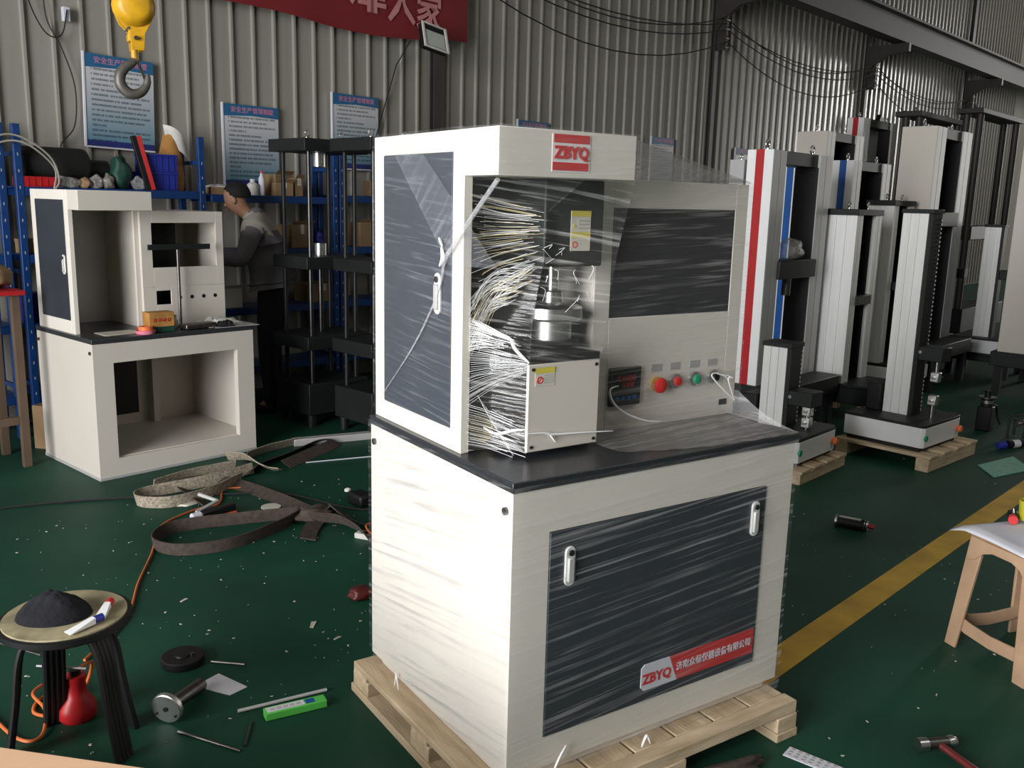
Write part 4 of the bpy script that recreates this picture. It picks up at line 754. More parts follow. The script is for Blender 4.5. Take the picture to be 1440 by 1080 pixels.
def twin(label, s0, nf, nb, width, zbase, ztop, stripe=None, cover='ivory', cw=0.21, notch=0.0, group='twin-column floor machines', zc=None, back='black'):
    """floor-standing twin-column frame: covered left column with coloured stripe, silver columns, beam, crosshead, base"""
    t = thing('twin_column_tester', label, 'testing machine', B(s0, nf, 0), BROT, group); d = nb - nf; W = width
    bx((-0.03, -0.22, zbase - 0.14), (W + 0.02, d + 0.05, zbase)).build('base', 'black_frame', t, 0.006)
    for x in (0.0, W - 0.09):
        for y in (-0.20, d - 0.06): bx((x, y, 0), (x + 0.07, y + 0.07, zbase - 0.14)).build('leg', 'black', t)
    c = bx((0.0, 0.0, zbase), (0.018, d, ztop)).build('side_cover', cover, t, 0.004)
    if stripe: bx((-0.0015, d * 0.34, zbase), (0.0, d * 0.66, ztop)).build('stripe', stripe, c)
    grooved(t, 0.018, cw, 0.0, d, zbase, ztop - 0.002, 'silver_grey')
    grooved(t, W - cw, W, 0.0, d, zbase, ztop - 0.002, 'silver_grey')
    bx((cw, 0.02, ztop - 0.10), (W - cw, d - 0.02, ztop)).build('top_beam', 'black_frame', t, 0.004)
    for x in (cw, W - cw - 0.02): bx((x, 0.01, zbase), (x + 0.02, d - 0.01, ztop - 0.10)).build('bellows', 'black', t)
    if back: bx((cw + 0.02, d - 0.05, zbase), (W - cw - 0.02, d - 0.03, ztop - 0.10)).build('back_sheet', back, t)
    zc = zc or zbase + 0.55 * (ztop - zbase)
    bx((cw - 0.02, -0.03, zc), (W - cw + 0.02, d - 0.06, zc + 0.14)).build('crosshead', 'black_frame', t, 0.006)
    cy((W / 2, d * 0.3, zc), (W / 2, d * 0.3, zc - 0.14), 0.035).build('grip', 'dark_steel', t); cy((W / 2, d * 0.3, zbase), (W / 2, d * 0.3, zbase + 0.14), 0.035).build('grip', 'dark_steel', t)
    eye(t, 0.10, d * 0.5, ztop); eye(t, W - 0.15, d * 0.5, ztop); return t
TA = twin('tall white testing frame with a red stripe beside the wrapped machine', 6.26, 3.27, 3.48, 0.99, 0.40, 2.15, 'red', 'white_paint', zc=1.20, back=None)
twin('blue-striped testing frame seen through the red-striped frame', 8.05, 3.92, 4.13, 0.66, 0.40, 2.15, 'blue', 'white_paint', cw=0.12)
twin('white testing frame with a blue stripe in the second row', 9.5, 4.05, 4.28, 1.0, 0.40, 2.24, 'blue', 'white_paint')
twin('plain beige covered frame rising behind the red-striped one', 10.15, 4.66, 5.02, 1.0, 0.45, 2.60, None, 'ivory_shaded_beige')
twin('tallest red-striped frame at the back against the wall', 12.1, 5.08, 5.30, 1.15, 0.45, 2.92, 'red', 'white_paint', back='silver_grey')
twin('big beige covered frame behind the single column machine', 9.2, 3.15, 3.48, 1.02, 0.45, 2.53, None, 'ivory_shaded_beige', cw=0.26)
twin('big beige covered frame cut by the right edge', 9.66, 2.16, 2.52, 1.05, 0.42, 2.53, None, 'ivory_shaded_beige', cw=0.26)
# plastic bag over the red frame's crosshead
o = blob('plastic_bag', 'clear plastic bag draped on the crosshead of the red-striped frame', 'bag', B(6.74, 3.33, 1.341), 0.36, 0.16, 0.17, 'bag_film', 41)
# plain far machines seen over the wrapped one
for k, (s, z, lb) in enumerate(((10.55, 2.32, 'distant pale frame top under the safety poster right of the header'), (12.0, 2.30, 'distant white frame top left of the farthest poster'), (13.15, 2.12, 'distant low blue-striped frame top below the farthest poster'))):
    twin(lb, s, 5.9, 6.1, 1.0, 0.4, z, 'blue' if k == 2 else None, 'white_paint', group='distant twin-column frames')
def tabletop(label, s0, nf, nb, width, ztop, zbase, base=None, cw=0.12, group='small twin-column machines'):
    t = thing('bench_tester', label, 'testing machine', B(s0, nf, 0), BROT, group); d = nb - nf; W = width
    z0 = zbase - 0.16
    if z0 > 0.02:
        for x in (-0.05, W - 0.03):
            for y in (-0.25, d - 0.03): bx((x, y, 0), (x + 0.08, y + 0.08, z0 - 0.001)).build('support_block', 'pallet_wood', t, 0.003)
    bx((-0.03, -0.28, z0), (W + 0.03, d + 0.04, zbase - 0.025)).build('base', 'white_paint' if base else 'black_frame', t, 0.008); bx((-0.03, -0.28, zbase - 0.025), (W + 0.03, d + 0.04, zbase)).build('base_top', 'black_frame', t, 0.004)
    grooved(t, 0, cw, 0, d, zbase, ztop - 0.05); grooved(t, W - cw, W, 0, d, zbase, ztop - 0.05)
    bx((-0.012, -0.012, ztop - 0.05), (W + 0.012, d + 0.012, ztop)).build('top_plate', 'black_frame', t, 0.004)
    for x in (cw, W - cw - 0.012): bx((x, 0.03, zbase), (x + 0.012, d - 0.03, ztop - 0.05)).build('bellows', 'black', t)
    bx((cw + 0.012, d - 0.04, zbase), (W - cw - 0.012, d - 0.03, ztop - 0.05)).build('back_sheet', 'black', t)
    zc = zbase + (ztop - zbase) * 0.45
    bx((cw - 0.01, -0.02, zc), (W - cw + 0.01, d - 0.05, zc + 0.08)).build('crosshead', 'black_frame', t, 0.005)
    for z in (zc - 0.09, zbase): cy((W / 2, d * 0.35, z), (W / 2, d * 0.35, z + 0.09), 0.022).build('grip', 'steel', t)
    eye(t, cw * 0.5, d * 0.4, ztop, 0.022); eye(t, W - cw * 0.5, d * 0.4, ztop, 0.022); return t
tabletop('small twin-column frame with dark top in front of the blue-striped frame', 7.32, 3.05, 3.30, 0.50, 1.74, 0.32)
tabletop('small twin-column frame on wooden blocks with a white base', 8.60, 3.25, 3.50, 0.50, 1.83, 0.32, True)
def single(label, s0, nf, nb, cw, ztop, zpal, base=(0.60, 0.58), col_s=None, rz=0.0, pallet=True, hh=0.14, detail=True, group='single-column machines'):
    """single-column machine: white base with black deck, grooved column, rack strip, arm, grips, stop button"""
    bw, bd = base; t = thing('column_tester', label, 'testing machine', B(s0, nf, zpal), BROT + rz, group)
    n_ = 5; rc = 0.06
    pl = [(0, bd), (0, 0.02), (0.02, 0)] + [(bw - rc + rc * math.sin(a), rc - rc * math.cos(a)) for a in [R(90) * i / n_ for i in range(n_ + 1)]] + [(bw, bd)]
    MB().prism([(a, b, 0.03) for a, b in pl], (0, 0, hh)).build('base', 'white_paint', t, 0.004)
    bx((0.02, 0.03, 0), (bw - 0.03, bd - 0.02, 0.03)).build('foot_plate', 'black', t)
    MB().prism([(a, b, 0.03 + hh) for a, b in pl], (0, 0, 0.02)).build('deck', 'black_frame', t, 0.003)
    zd = 0.05 + hh; cx = bw * 0.42 if col_s is None else col_s; y0, y1 = nb[0], nb[1]; zt_ = ztop - zpal
    col = grooved(t, cx, cx + cw, y0, y1, zd, zt_ - 0.03, n=2)
    bx((cx - 0.008, y0 - 0.035, zt_ - 0.03), (cx + cw + 0.008, y1 + 0.01, zt_)).build('cap', 'black_frame', t, 0.003)
    rk = bx((cx + 0.01, y0 - 0.028, zd), (cx + cw - 0.01, y0 - 0.0005, zt_ - 0.03)).build('slide_cover', 'black', t)
    if detail:
        teeth = MB(); k = 0
        while zd + 0.02 + k * 0.03 < zt_ - 0.05: teeth.box((cx + cw - 0.012, y0 - 0.032, zd + 0.02 + k * 0.03), (cx + cw - 0.004, y0 - 0.020, zd + 0.034 + k * 0.03)); k += 1
        teeth.build('rack_teeth', 'silver_grey', t)
        bx((cx - 0.03, y1 + 0.01, zd), (cx + cw + 0.03, y1 + 0.12, zd + 0.20)).build('drive_housing', 'black', t, 0.01)
        cy((bw * 0.05, 0.004, 0.03 + hh * 0.5), (bw * 0.05, -0.010, 0.03 + hh * 0.5), 0.020, n=14).build('start_button', 'green', t)
        MB().lathe([(0, 0.04), (0.02, 0.038), (0.026, 0.025), (0.014, 0.0)], (bw - 0.085, 0.002, 0.03 + hh * 0.5), 14, Matrix.Rotation(R(90), 3, 'X')).build('stop_button', 'orange', t)
    za = zd + (zt_ - zd) * (0.28 if detail else 0.52)
    bx((cx + 0.005, y0 - 0.20, za), (cx + cw - 0.005, y0 - 0.030, za + 0.10)).build('arm', 'black_frame', t, 0.006)
    if detail:
        ax, ay = cx + cw / 2, y0 - 0.14
        cy((ax, ay, za - 0.09), (ax, ay, za), 0.012).build('upper_rod', 'steel', t); cy((ax, ay, zd), (ax, ay, zd + 0.09), 0.014).build('lower_rod', 'steel', t)
        for z in (za - 0.15, zd + 0.09):
            g_ = bx((ax - 0.028, ay - 0.03, z), (ax + 0.028, ay + 0.03, z + 0.07)).build('grip', 'brushed', t, 0.006); cy((ax - 0.055, ay, z + 0.035), (ax + 0.055, ay, z + 0.035), 0.011).build('grip_screw', 'steel', g_); MB().tube([(ax + 0.055, ay - 0.03, z + 0.035), (ax + 0.055, ay + 0.03, z + 0.035)], 0.005, 6).build('grip_handle', 'steel', g_)
        cy((cx - 0.012, y0 - 0.05, za + 0.06), (cx + 0.005, y0 - 0.05, za + 0.06), 0.012, n=10).build('knob', 'steel', t)
    return t
def small_pallet(label, s0, n0, w, d, h, rz=0.0):
    t = thing('wooden_pallet', label, 'pallet', B(s0, n0, 0), BROT + rz, 'small pallets under column machines')
    for y in (0, d - 0.09): bx((0, y, 0), (w, y + 0.09, h - 0.02)).build('bearer', 'pallet_wood', t, 0.003)
    k = 4
    for i in range(k): bx((i * (w - 0.13) / (k - 1), -0.01, h - 0.02), (i * (w - 0.13) / (k - 1) + 0.13, d + 0.01, h)).build('deck_board', 'pallet_wood_y', t, 0.003)
small_pallet('wooden pallet under the big single column machine', 6.29, 1.97, 0.78, 0.68, 0.11, R(-5))
single('single column machine with bright grooved column on a pallet', 6.35, 2.04, (0.24, 0.42), 0.16, 1.75, 0.111, (0.62, 0.58), 0.24, R(-5))
small_pallet('low wooden pallet under the short single column machine', 5.36, 2.44, 0.68, 0.62, 0.09)
single('short single column machine right behind the wrapped one', 5.40, 2.49, (0.25, 0.42), 0.17, 0.85, 0.091, (0.60, 0.56), 0.25)
single('slim single column machine standing just behind the pallet machine', 10.32, 3.28, (0.10, 0.26), 0.13, 1.62, 0.22, (0.5, 0.42), 0.26, detail=False)
single('slim single column machine near the right edge', 10.62, 2.66, (0.26, 0.42), 0.13, 1.62, 0.22, (0.5, 0.6), 0.16, detail=False)
for k, (s, n, w, d) in enumerate(((10.30, 3.27, 0.54, 0.46), (10.60, 2.64, 0.56, 0.62))):
    t = thing('low_stand', ('low black stand under the slim machine behind the pallet machine', 'low black stand under the slim machine near the right edge')[k], 'stand', B(s, n, 0), BROT)
    bx((0, 0, 0.16), (w, d, 0.219)).build('top', 'black_frame', t, 0.004)
    for x in (0, w - 0.06):
        for y in (0, d - 0.06): bx((x, y, 0), (x + 0.06, y + 0.06, 0.16)).build('leg', 'black', t)
# big black portal frames against the back wall
for k, (s, n, w, z, lb) in enumerate(((13.3, 4.85, 1.8, 3.02, 'black portal frame behind the big beige frame'), (14.25, 4.35, 2.0, 3.12, 'taller black portal frame right of the beige frame'))):
    t = thing('portal_press', lb, 'load frame', B(s, n, 0), BROT, 'black portal frames')
    bx((0.0, -0.1, 0), (w, 0.28, 0.35)).build('base', 'black_frame', t, 0.01)
    for x in (0.0, w - 0.22):
        for y in (0, 0.18): cy((x + 0.1, y, 0.35), (x + 0.1, y, z), 0.05).build('column', 'column_paint', t)
    bx((-0.06, -0.08, z), (w, 0.28, z + 0.07)).build('top_beam', 'beam_paint', t, 0.006); eye(t, 0.2, 0.1, z + 0.07, 0.03, 'black'); eye(t, w - 0.3, 0.1, z + 0.07, 0.03, 'black')
    bx((0.1, -0.06, 1.35), (w - 0.1, 0.26, 1.55)).build('crosshead', 'black_frame', t, 0.01)
# motor, black box of cables, spray bottle and green sheet on the floor near the right edge
t = thing('servo_motor', 'black motor with a silver band standing on the floor at the right', 'motor', (5.98, 2.03, 0), BROT)
bx((-0.055, -0.055, 0), (0.055, 0.055, 0.20)).build('body', 'black', t, 0.01); cy((0, 0, 0.20), (0, 0, 0.27), 0.045).build('neck', 'black', t); cy((0, 0, 0.225), (0, 0, 0.25), 0.0465).build('band', 'steel', t); cy((0, 0, 0.27), (0, 0, 0.278), 0.07).build('flange', 'dark_steel', t); cy((0, 0, 0.278), (0, 0, 0.33), 0.025).build('shaft', 'black', t)
MB().tube(spline([(0.05, 0, 0.15), (0.13, 0, 0.19), (0.2, -0.02, 0.17), (0.23, -0.03, 0.08), (0.26, -0.05, 0.012)], 6), 0.01, 6).build('lead', 'cable_black', t)
t = thing('cable_reel', 'tangled black cable bracket on the floor beside the motor', 'cable', (5.93, 1.72, 0), BROT)
for x in (-0.09, 0.09): MB().tube(spline([(x, -0.05, 0.008), (x, -0.05, 0.15), (x, 0.05, 0.17), (x, 0.06, 0.008)], 5), 0.009, 6).build('loop', 'cable_black', t)
cy((-0.10, 0, 0.13), (0.10, 0, 0.13), 0.02).build('bar', 'black', t)
t = thing('spray_bottle', 'spray can with blue cap lying on the floor at the right', 'spray can', (5.50, 1.62, 0.031), R(-12))
cy((0.06, 0, 0), (0.22, 0, 0), 0.030).build('can', 'black', t); cy((0.10, 0, 0), (0.17, 0, 0), 0.0305).build('label', 'paper', t); MB().lathe([(0, -0.02), (0.024, -0.018), (0.029, 0), (0.029, 0.05), (0, 0.05)], (-0.02, 0, 0), 14, Matrix.Rotation(R(90), 3, 'Y')).build('cap', 'crate_blue', t)
o = MB().prism([(4.89, 1.45, 0.001), (4.70, 1.23, 0.001), (5.12, 1.20, 0.001), (5.35, 1.45, 0.001)], (0, 0, 0.006)).build('green_sheet', 'green_sheet', None); tag(o, 'pale green translucent sheet lying on the floor near the yellow line', 'sheet')
# ------------------------------------------------------------------ things on the near floor
# plastic stool at the right edge
st = thing('plastic_stool', 'beige plastic stool cut by the right edge of the picture', 'stool', (2.315, -0.205, 0), R(-15))
H = 0.50; a, b_ = 0.155, 0.195
bx((-a - 0.012, -a - 0.012, H - 0.03), (a + 0.012, a + 0.012, H)).build('seat', 'plastic_beige', st, 0.012, seg=3)
for sx in (-1, 1):
    for sy in (-1, 1):
        def cr_(z): t_ = 1 - z / H; return a + (b_ - a) * t_
        w_ = 0.055
        pts0 = [(0, 0), (w_, 0), (w_, 0.012), (0.012, 0.012), (0.012, w_), (0, w_)]
        lo = [Vector((sx * (b_ - p[0]), sy * (b_ - p[1]), 0.0)) for p in pts0]; hi = [Vector((sx * (a + 0.006 - p[0] * 1.3), sy * (a + 0.006 - p[1] * 1.3), H - 0.028)) for p in pts0]
        MB().add(lo + hi, [tuple(range(5, -1, -1)), tuple(range(6, 12))] + [(i, (i + 1) % 6, 6 + (i + 1) % 6, 6 + i) for i in range(6)]).build('leg', 'plastic_beige', st, 0.003)
for k in range(4):                                               # aprons with arched lower edge and low rails, one per side
    M = Matrix.Rotation(R(90 * k), 4, 'Z'); zs = H - 0.03
    arch = [(-a, zs), (a, zs), (a + 0.004, zs - 0.10), (a - 0.035, zs - 0.085), (a - 0.07, zs - 0.05), (a - 0.11, zs - 0.035), (-a + 0.11, zs - 0.035), (-a + 0.07, zs - 0.05), (-a + 0.035, zs - 0.085), (-a - 0.004, zs - 0.10)]
    MB().prism([(x, -a - 0.008 + (zs - z) * -0.10, z) for x, z in arch], (0, 0.008, 0)).xf(M).build('apron', 'plastic_beige', st, 0.002)
    yr = -(b_ - 0.02); rail = [(-0.17, 0.135), (-0.10, 0.122), (0, 0.115), (0.10, 0.122), (0.17, 0.135), (0.175, 0.085), (0.12, 0.07), (0, 0.062), (-0.12, 0.07), (-0.175, 0.085)]
    MB().prism([(x, yr, z) for x, z in rail], (0, 0.009, 0)).xf(M).build('rail', 'plastic_beige', st, 0.002)
t = thing('paper_sheet', 'white paper sheets hanging over the corner of the beige stool', 'paper', (2.315, -0.205, H + 0.001), R(-15))
def sheet(u, v):
    x = -0.20 + 0.36 * u; y = 0.235 - 0.36 * v - 0.06 * u; o_ = max(0, abs(x) - 0.16) * (1 if x < 0 else 0) + max(0, y - 0.165)
    return (x, y, 0.004 - o_ * 0.35 + 0.006 * math.sin(u * 9 + v * 4) * v + 0.004)
sh = MB().grid(sheet, 18, 14).build('sheet', 'paper', t); so = sh.modifiers.new('s', 'SOLIDIFY'); so.thickness = 0.002
bx((-0.185, -0.14, -0.10), (-0.166, -0.06, -0.03)).build('wrapper', 'navy_cloth', t, 0.002) if False else None
t = thing('red_knob_tool', 'small dark clip with a red end on the stool papers', 'tool', (2.40, -0.06, H + 0.030), R(30)); cy((-0.05, 0, 0), (-0.02, 0, 0), 0.018).build('tip', 'red_bright', t); bx((-0.02, -0.018, -0.014), (0.05, 0.018, 0.014)).build('body', 'black', t, 0.004); cy((-0.01, 0.0, 0.018), (0.04, 0.0, 0.02), 0.004).build('pin', 'steel', t)
t = thing('olive_cup', 'olive green plastic cup on the beige stool', 'cup', (2.445, -0.10, H + 0.022)); MB().lathe([(0, 0), (0.036, 0), (0.042, 0.08), (0.038, 0.08), (0.033, 0.005), (0, 0.005)], n=20).build('body', 'olive_plastic', t)
# spray can on the floor
t = thing('spray_can', 'black and silver spray can with red nozzle lying near the yellow line', 'spray can', (2.96, 1.165, 0.0325), math.atan2(0.99 - 1.16, 3.04 - 2.96))
L = 0.185
cy((0, 0, 0), (L - 0.02, 0, 0), 0.0315, n=20).build('can', 'black', t); cy((0.0, 0, 0), (0.012, 0, 0), 0.0325, n=20).build('base_ring', 'steel', t); cy((L - 0.03, 0, 0), (L - 0.012, 0, 0), 0.0323, 0.026, n=20).build('shoulder', 'steel', t)
bx((0.02, -0.02, 0.0275), (L - 0.05, 0.005, 0.0320)).build('label', 'silver_grey', t); cy((L - 0.012, 0, 0), (L + 0.02, 0, 0), 0.013, n=12).build('nozzle', 'red', t)
# hammer at the lower right
t = thing('hammer', 'ball-peen hammer with a reddish handle on the floor at lower right', 'hammer', (1.43, -0.40, 0.0275), math.atan2(-0.05, 0.12)); t.scale = (1.3, 1.3, 1.3)
cy((-0.055, 0, 0), (-0.03, 0, 0), 0.017, n=16).build('face', 'steel', t); cy((-0.03, 0, 0), (0.03, 0, 0), 0.014).build('head', 'dark_steel', t); MB().lathe([(0, 0.028), (0.012, 0.024), (0.017, 0.012), (0.014, 0.0), (0, 0)], (0.028, 0, 0), 14, Matrix.Rotation(R(90), 3, 'Y')).build('peen', 'steel', t)
MB().tube([(0, 0.012, 0), (0.015, -0.06, -0.004), (0.05, -0.28, -0.006)], [0.010, 0.009, 0.012], 8).build('handle', 'dark_red', t)
# packaging strip and brown scrap by the pallet
t = thing('blister_strip', 'dotted white blister strip poking out under the pallet corner', 'packaging', (1.03, -0.24, 0.0), R(-72)); bx((-0.10, -0.03, 0.001), (0.12, 0.03, 0.004)).build('card', 'paper', t, 0.001)
dots = MB()
for i in range(9):
    for j in range(3): dots.cyl((-0.085 + i * 0.023, -0.018 + j * 0.018, 0.004), (-0.085 + i * 0.023, -0.018 + j * 0.018, 0.006), 0.006, n=8)
dots.build('bubbles', 'silver_grey', t)
blob('brown_cloth', 'dark brown rag lying under the front of the pallet', 'rag', (0.70, -0.135, 0.001), 0.34, 0.06, 0.05, 'strap', 51, rz=R(-8))
# round stool with black cloth and glue tubes
rs = thing('round_stool', 'round wooden-top stool with black legs holding a dark cloth', 'stool', (-0.935, 1.05, 0), R(20))
MB().lathe([(0, 0.425), (0.18, 0.425), (0.19, 0.432), (0.19, 0.450), (0.183, 0.452), (0.175, 0.450)], n=40).build('rim', 'black', rs); cy((0, 0, 0.43), (0, 0, 0.456), 0.176, n=40).build('seat', 'stool_top', rs)
for fx, fy in ((0.105, -0.125), (0.185, 0.045), (-0.035, 0.185), (-0.196, 0.04)):
    d_ = Matrix.Rotation(R(-20), 3, 'Z') @ Vector((fx, fy, 0)); d_.normalize(); tn = Vector((-d_.y, d_.x, 0)); mb = MB()
    for k in (-1.5, -0.5, 0.5, 1.5):
        o_ = tn * (k * 0.017)
        mb.tube(spline([d_ * 0.04 + o_ + Vector((0, 0, 0.420)), d_ * 0.10 + o_ + Vector((0, 0, 0.405)), d_ * 0.135 + o_ + Vector((0, 0, 0.33)), d_ * 0.155 + o_ + Vector((0, 0, 0.18)), d_ * 0.185 + o_ + Vector((0, 0, 0.001))], 6), 0.011, 8)
    mb.build('leg', 'black', rs)
ZT = 0.4565
def heap(u, v):
    x, y = (u - 0.5) * 0.22, (v - 0.5) * 0.17; r_ = math.hypot(x / 0.11, y / 0.085)
    hh = 0.085 * max(0.0, 1 - r_ ** 2.2) ** 0.6 * (0.82 + 0.10 * math.sin(u * 8 + 2 + v * 3) + 0.08 * math.sin(v * 11 + u * 6)) + 0.008 * math.sin(u * 27 + v * 9) * math.sin(v * 23 - u * 5) * max(0, 1 - r_)
    k = 1.0 if r_ <= 1 else 1 / r_
    return (x * k, y * k, max(0.001, hh))
o = MB().grid(heap, 30, 24).build('dark_cloth', 'navy_cloth'); o.location = (-0.965, 1.055, ZT - 0.004); o.rotation_euler = (0, 0, R(-25)); tag(o, 'crumpled navy-black cloth heaped on the round stool', 'cloth')
for k, (x, y, rz, m_, lb) in enumerate(((-0.905, 0.912, 22, 'crate_blue', 'white glue tube with blue cap on the round stool'), (-0.835, 0.985, 62, 'red_bright', 'white glue tube with red cap on the round stool'))):
    t = thing('glue_tube', lb, 'glue tube', (x, y, ZT + 0.016), R(rz), 'glue tubes'); MB().add([(-0.05, -0.017, -0.012), (-0.05, 0.017, -0.012), (-0.05, 0.017, -0.009), (-0.05, -0.017, -0.009)] + [(0.035, 0.014 * math.cos(R(90 * i + 225)), 0.014 * math.sin(R(90 * i + 225))) for i in range(4)], [(0, 1, 2, 3), (7, 6, 5, 4), (0, 1, 5, 4), (1, 2, 6, 5), (2, 3, 7, 6), (3, 0, 4, 7)]).build('body', 'white_paint', t, 0.003); cy((0.035, 0, 0), (0.062, 0, 0), 0.012).build('cap', m_, t)
# red bell-shaped lamp with orange lead
t = thing('red_hand_lamp', 'red bell-shaped plastic body standing on the floor under the round stool', 'lamp', (-0.90, 1.235, 0))
MB().lathe([(0, 0), (0.052, 0), (0.060, 0.012), (0.060, 0.05), (0.036, 0.085), (0.031, 0.13), (0.034, 0.14), (0.034, 0.155), (0, 0.158)], n=24).build('body', 'red', t); cy((0, 0, 0.158), (0, 0, 0.175), 0.018).build('neck', 'black', t)
o = MB().tube(spline([(-0.885, 1.23, 0.178), (-0.84, 1.28, 0.16), (-0.87, 1.36, 0.03), (-0.98, 1.42, 0.008), (-1.02, 1.32, 0.008), (-0.93, 1.26, 0.008), (-0.86, 1.40, 0.018), (-0.93, 1.50, 0.018), (-1.01, 1.44, 0.02), (-0.99, 1.30, 0.02), (-1.02, 1.16, 0.008), (-1.09, 1.20, 0.008), (-1.20, 1.55, 0.008), (-1.40, 1.9, 0.008)], 8), 0.0058, 8).build('orange_cable', 'orange_rubber'); tag(o, 'bright orange cable coiled on the floor under the round stool', 'cable')
o = MB().tube(spline([(-0.82, 1.62, 0.008), (-0.62, 1.90, 0.008), (-0.50, 2.25, 0.008), (-0.37, 2.58, 0.008), (-0.24, 2.95, 0.008), (-0.02, 3.12, 0.008), (0.12, 3.16, 0.008), (0.22, 3.40, 0.008), (0.35, 3.36, 0.008)], 8), 0.0058, 8).build('orange_cable', 'orange_rubber'); tag(o, 'thin orange cable running from the stool to the lifting straps', 'cable')
o = cy((-1.01, 1.24, 0.215), (-0.87, 1.20, 0.185), 0.0035, n=8).build('thin_rod', 'paper'); tag(o, 'thin white rod lying across the red lamp', 'rod')
# black disc, flanged shaft, paper, steel rod, green packet
t = thing('steel_disc', 'black steel disc with a stud lying on the floor', 'disc', (-0.51, 1.43, 0)); MB().lathe([(0, 0), (0.076, 0), (0.078, 0.006), (0.078, 0.028), (0.074, 0.032), (0.03, 0.032), (0.028, 0.038), (0, 0.038)], n=32).build('body', 'black', t); cy((0.03, -0.02, 0.032), (0.03, -0.02, 0.042), 0.008).build('stud', 'dark_steel', t)
o = cy((-0.42, 1.375, 0.006), (-0.32, 1.29, 0.006), 0.005, n=8).build('black_pin', 'dark_steel'); tag(o, 'short dark pin lying right of the black disc', 'pin')
t = thing('flanged_shaft', 'bright steel flange on a dark shaft lying on the floor', 'machine part', (-0.655, 1.045, 0.055), math.atan2(0.20, 0.20))
MB().lathe([(0.006, -0.008), (0.050, -0.008), (0.0535, -0.005), (0.0535, 0.010), (0.050, 0.012), (0.012, 0.012)], (0, 0, 0), 32, Matrix.Rotation(R(-97), 3, 'Y') @ Matrix.Rotation(R(180), 3, 'X')).build('flange', 'brushed', t)
cy((0.008, 0, -0.002), (0.21, 0, -0.030), 0.0235, n=20).build('shaft', 'dark_steel', t); cy((-0.0125, 0, 0), (-0.005, 0, 0), 0.008, n=12).build('bore', 'black', t)
for k in range(3): cy((-0.0120, 0.04 * math.cos(R(90 + 120 * k)), 0.04 * math.sin(R(90 + 120 * k))), (-0.006, 0.04 * math.cos(R(90 + 120 * k)), 0.04 * math.sin(R(90 + 120 * k))), 0.004, n=8).build('bolt_hole', 'black', t)
o = MB().prism([(-0.52, 1.235, 0.001), (-0.43, 1.11, 0.001), (-0.36, 1.135, 0.001), (-0.42, 1.28, 0.001)], (0, 0, 0.0015)).build('paper_scrap', 'paper'); tag(o, 'printed paper scrap behind the flanged shaft', 'paper')
o = cy((-0.44, 0.985, 0.008), (-0.13, 0.962, 0.008), 0.0065, n=10).build('steel_rod', 'silver_grey'); tag(o, 'thin grey steel rod lying behind the green packet', 'rod')
t = thing('green_packet', 'green and white paper packet lying on the floor', 'packet', (-0.27, 0.895, 0.001), math.atan2(-0.02, 0.2)); bx((-0.105, -0.022, 0), (0.105, 0.022, 0.028)).build('body', 'bottle_green', t, 0.003)
mat('packet_green', (0.10, 0.52, 0.08), 0.5); t.children[0].data.materials[0] = MATS['packet_green']
bx((-0.098, -0.016, 0.028), (0.03, 0.014, 0.029)).build('label', 'paper', t); bx((0.035, -0.014, 0.028), (0.065, 0.012, 0.029)).build('stamp', 'blue', t); [bx((-0.085 + 0.022 * k, -0.008, 0.0288), (-0.070 + 0.022 * k, 0.006, 0.0294)).build('print', 'silver_grey', t) for k in range(5)]
for k, (p, q, lb) in enumerate((((-0.64, 0.97, 0.005), (-0.50, 0.76, 0.005), 'thin dark rod near the lower left pointing at the flange'), ((-0.48, 0.78, 0.005), (-0.42, 0.90, 0.005), 'thin dark rod crossing at the lower left'), ((-1.15, 2.05, 0.004), (-0.95, 1.75, 0.004), 'thin dark rod behind the round stool'))):
    o = cy(p, q, 0.0045, n=8).build('dark_rod', 'dark_steel'); tag(o, lb, 'rod', 'thin dark rods')
# cardboard box whose top corner shows at the lower left
t = thing('cardboard_box', 'pale peach cardboard box in the lower left corner', 'box', (-1.17, 0.30, 0), math.atan2(-0.69, 0.72)); bx((-0.7, -0.55, 0), (0.62, 0.0, 0.50)).build('body', 'cardboard_pale', t, 0.003)
# lifting straps
def strap(label, pts, w=0.062, m='strap', k=8, tilt=None, name='lifting_strap'):
    q = spline(pts, k); mb = MB(); vs = []
    for i, p in enumerate(q):
        tdir = (q[min(i + 1, len(q) - 1)] - q[max(i - 1, 0)]).normalized(); a_ = (tilt[0] + (tilt[1] - tilt[0]) * i / (len(q) - 1)) if tilt else 90.0
        side = tdir.cross(Vector((0, 0, 1))).normalized(); up = Vector((0, 0, 1))
        d_ = side * math.cos(R(a_)) + up * math.sin(R(a_)); nrm = tdir.cross(d_).normalized() * 0.003
        b0 = Vector((p.x, p.y, p.z + 0.003))
        if a_ > 30: lo_, hi_ = b0, b0 + d_ * w
        else: lo_, hi_ = b0 - d_ * w / 2, b0 + d_ * w / 2 + Vector((0, 0, 0.002))
        vs += [lo_ - nrm, hi_ - nrm, hi_ + nrm, lo_ + nrm]
    n_ = len(q); fs = [(i * 4 + j, i * 4 + (j + 1) % 4, (i + 1) * 4 + (j + 1) % 4, (i + 1) * 4 + j) for i in range(n_ - 1) for j in range(4)] + [(3, 2, 1, 0), tuple(range(4 * n_ - 4, 4 * n_))]
    o = mb.add(vs, fs).build(name, m); return tag(o, label, 'strap', 'lifting straps')
strap('dark strap loop bulging towards the camera on the green floor', [(0.42, 2.72, 0), (0.15, 2.78, 0), (-0.20, 2.82, 0), (-0.34, 2.66, 0), (-0.26, 2.50, 0), (-0.02, 2.46, 0), (0.25, 2.58, 0), (0.45, 2.72, 0)], 0.065, tilt=(80, 80))
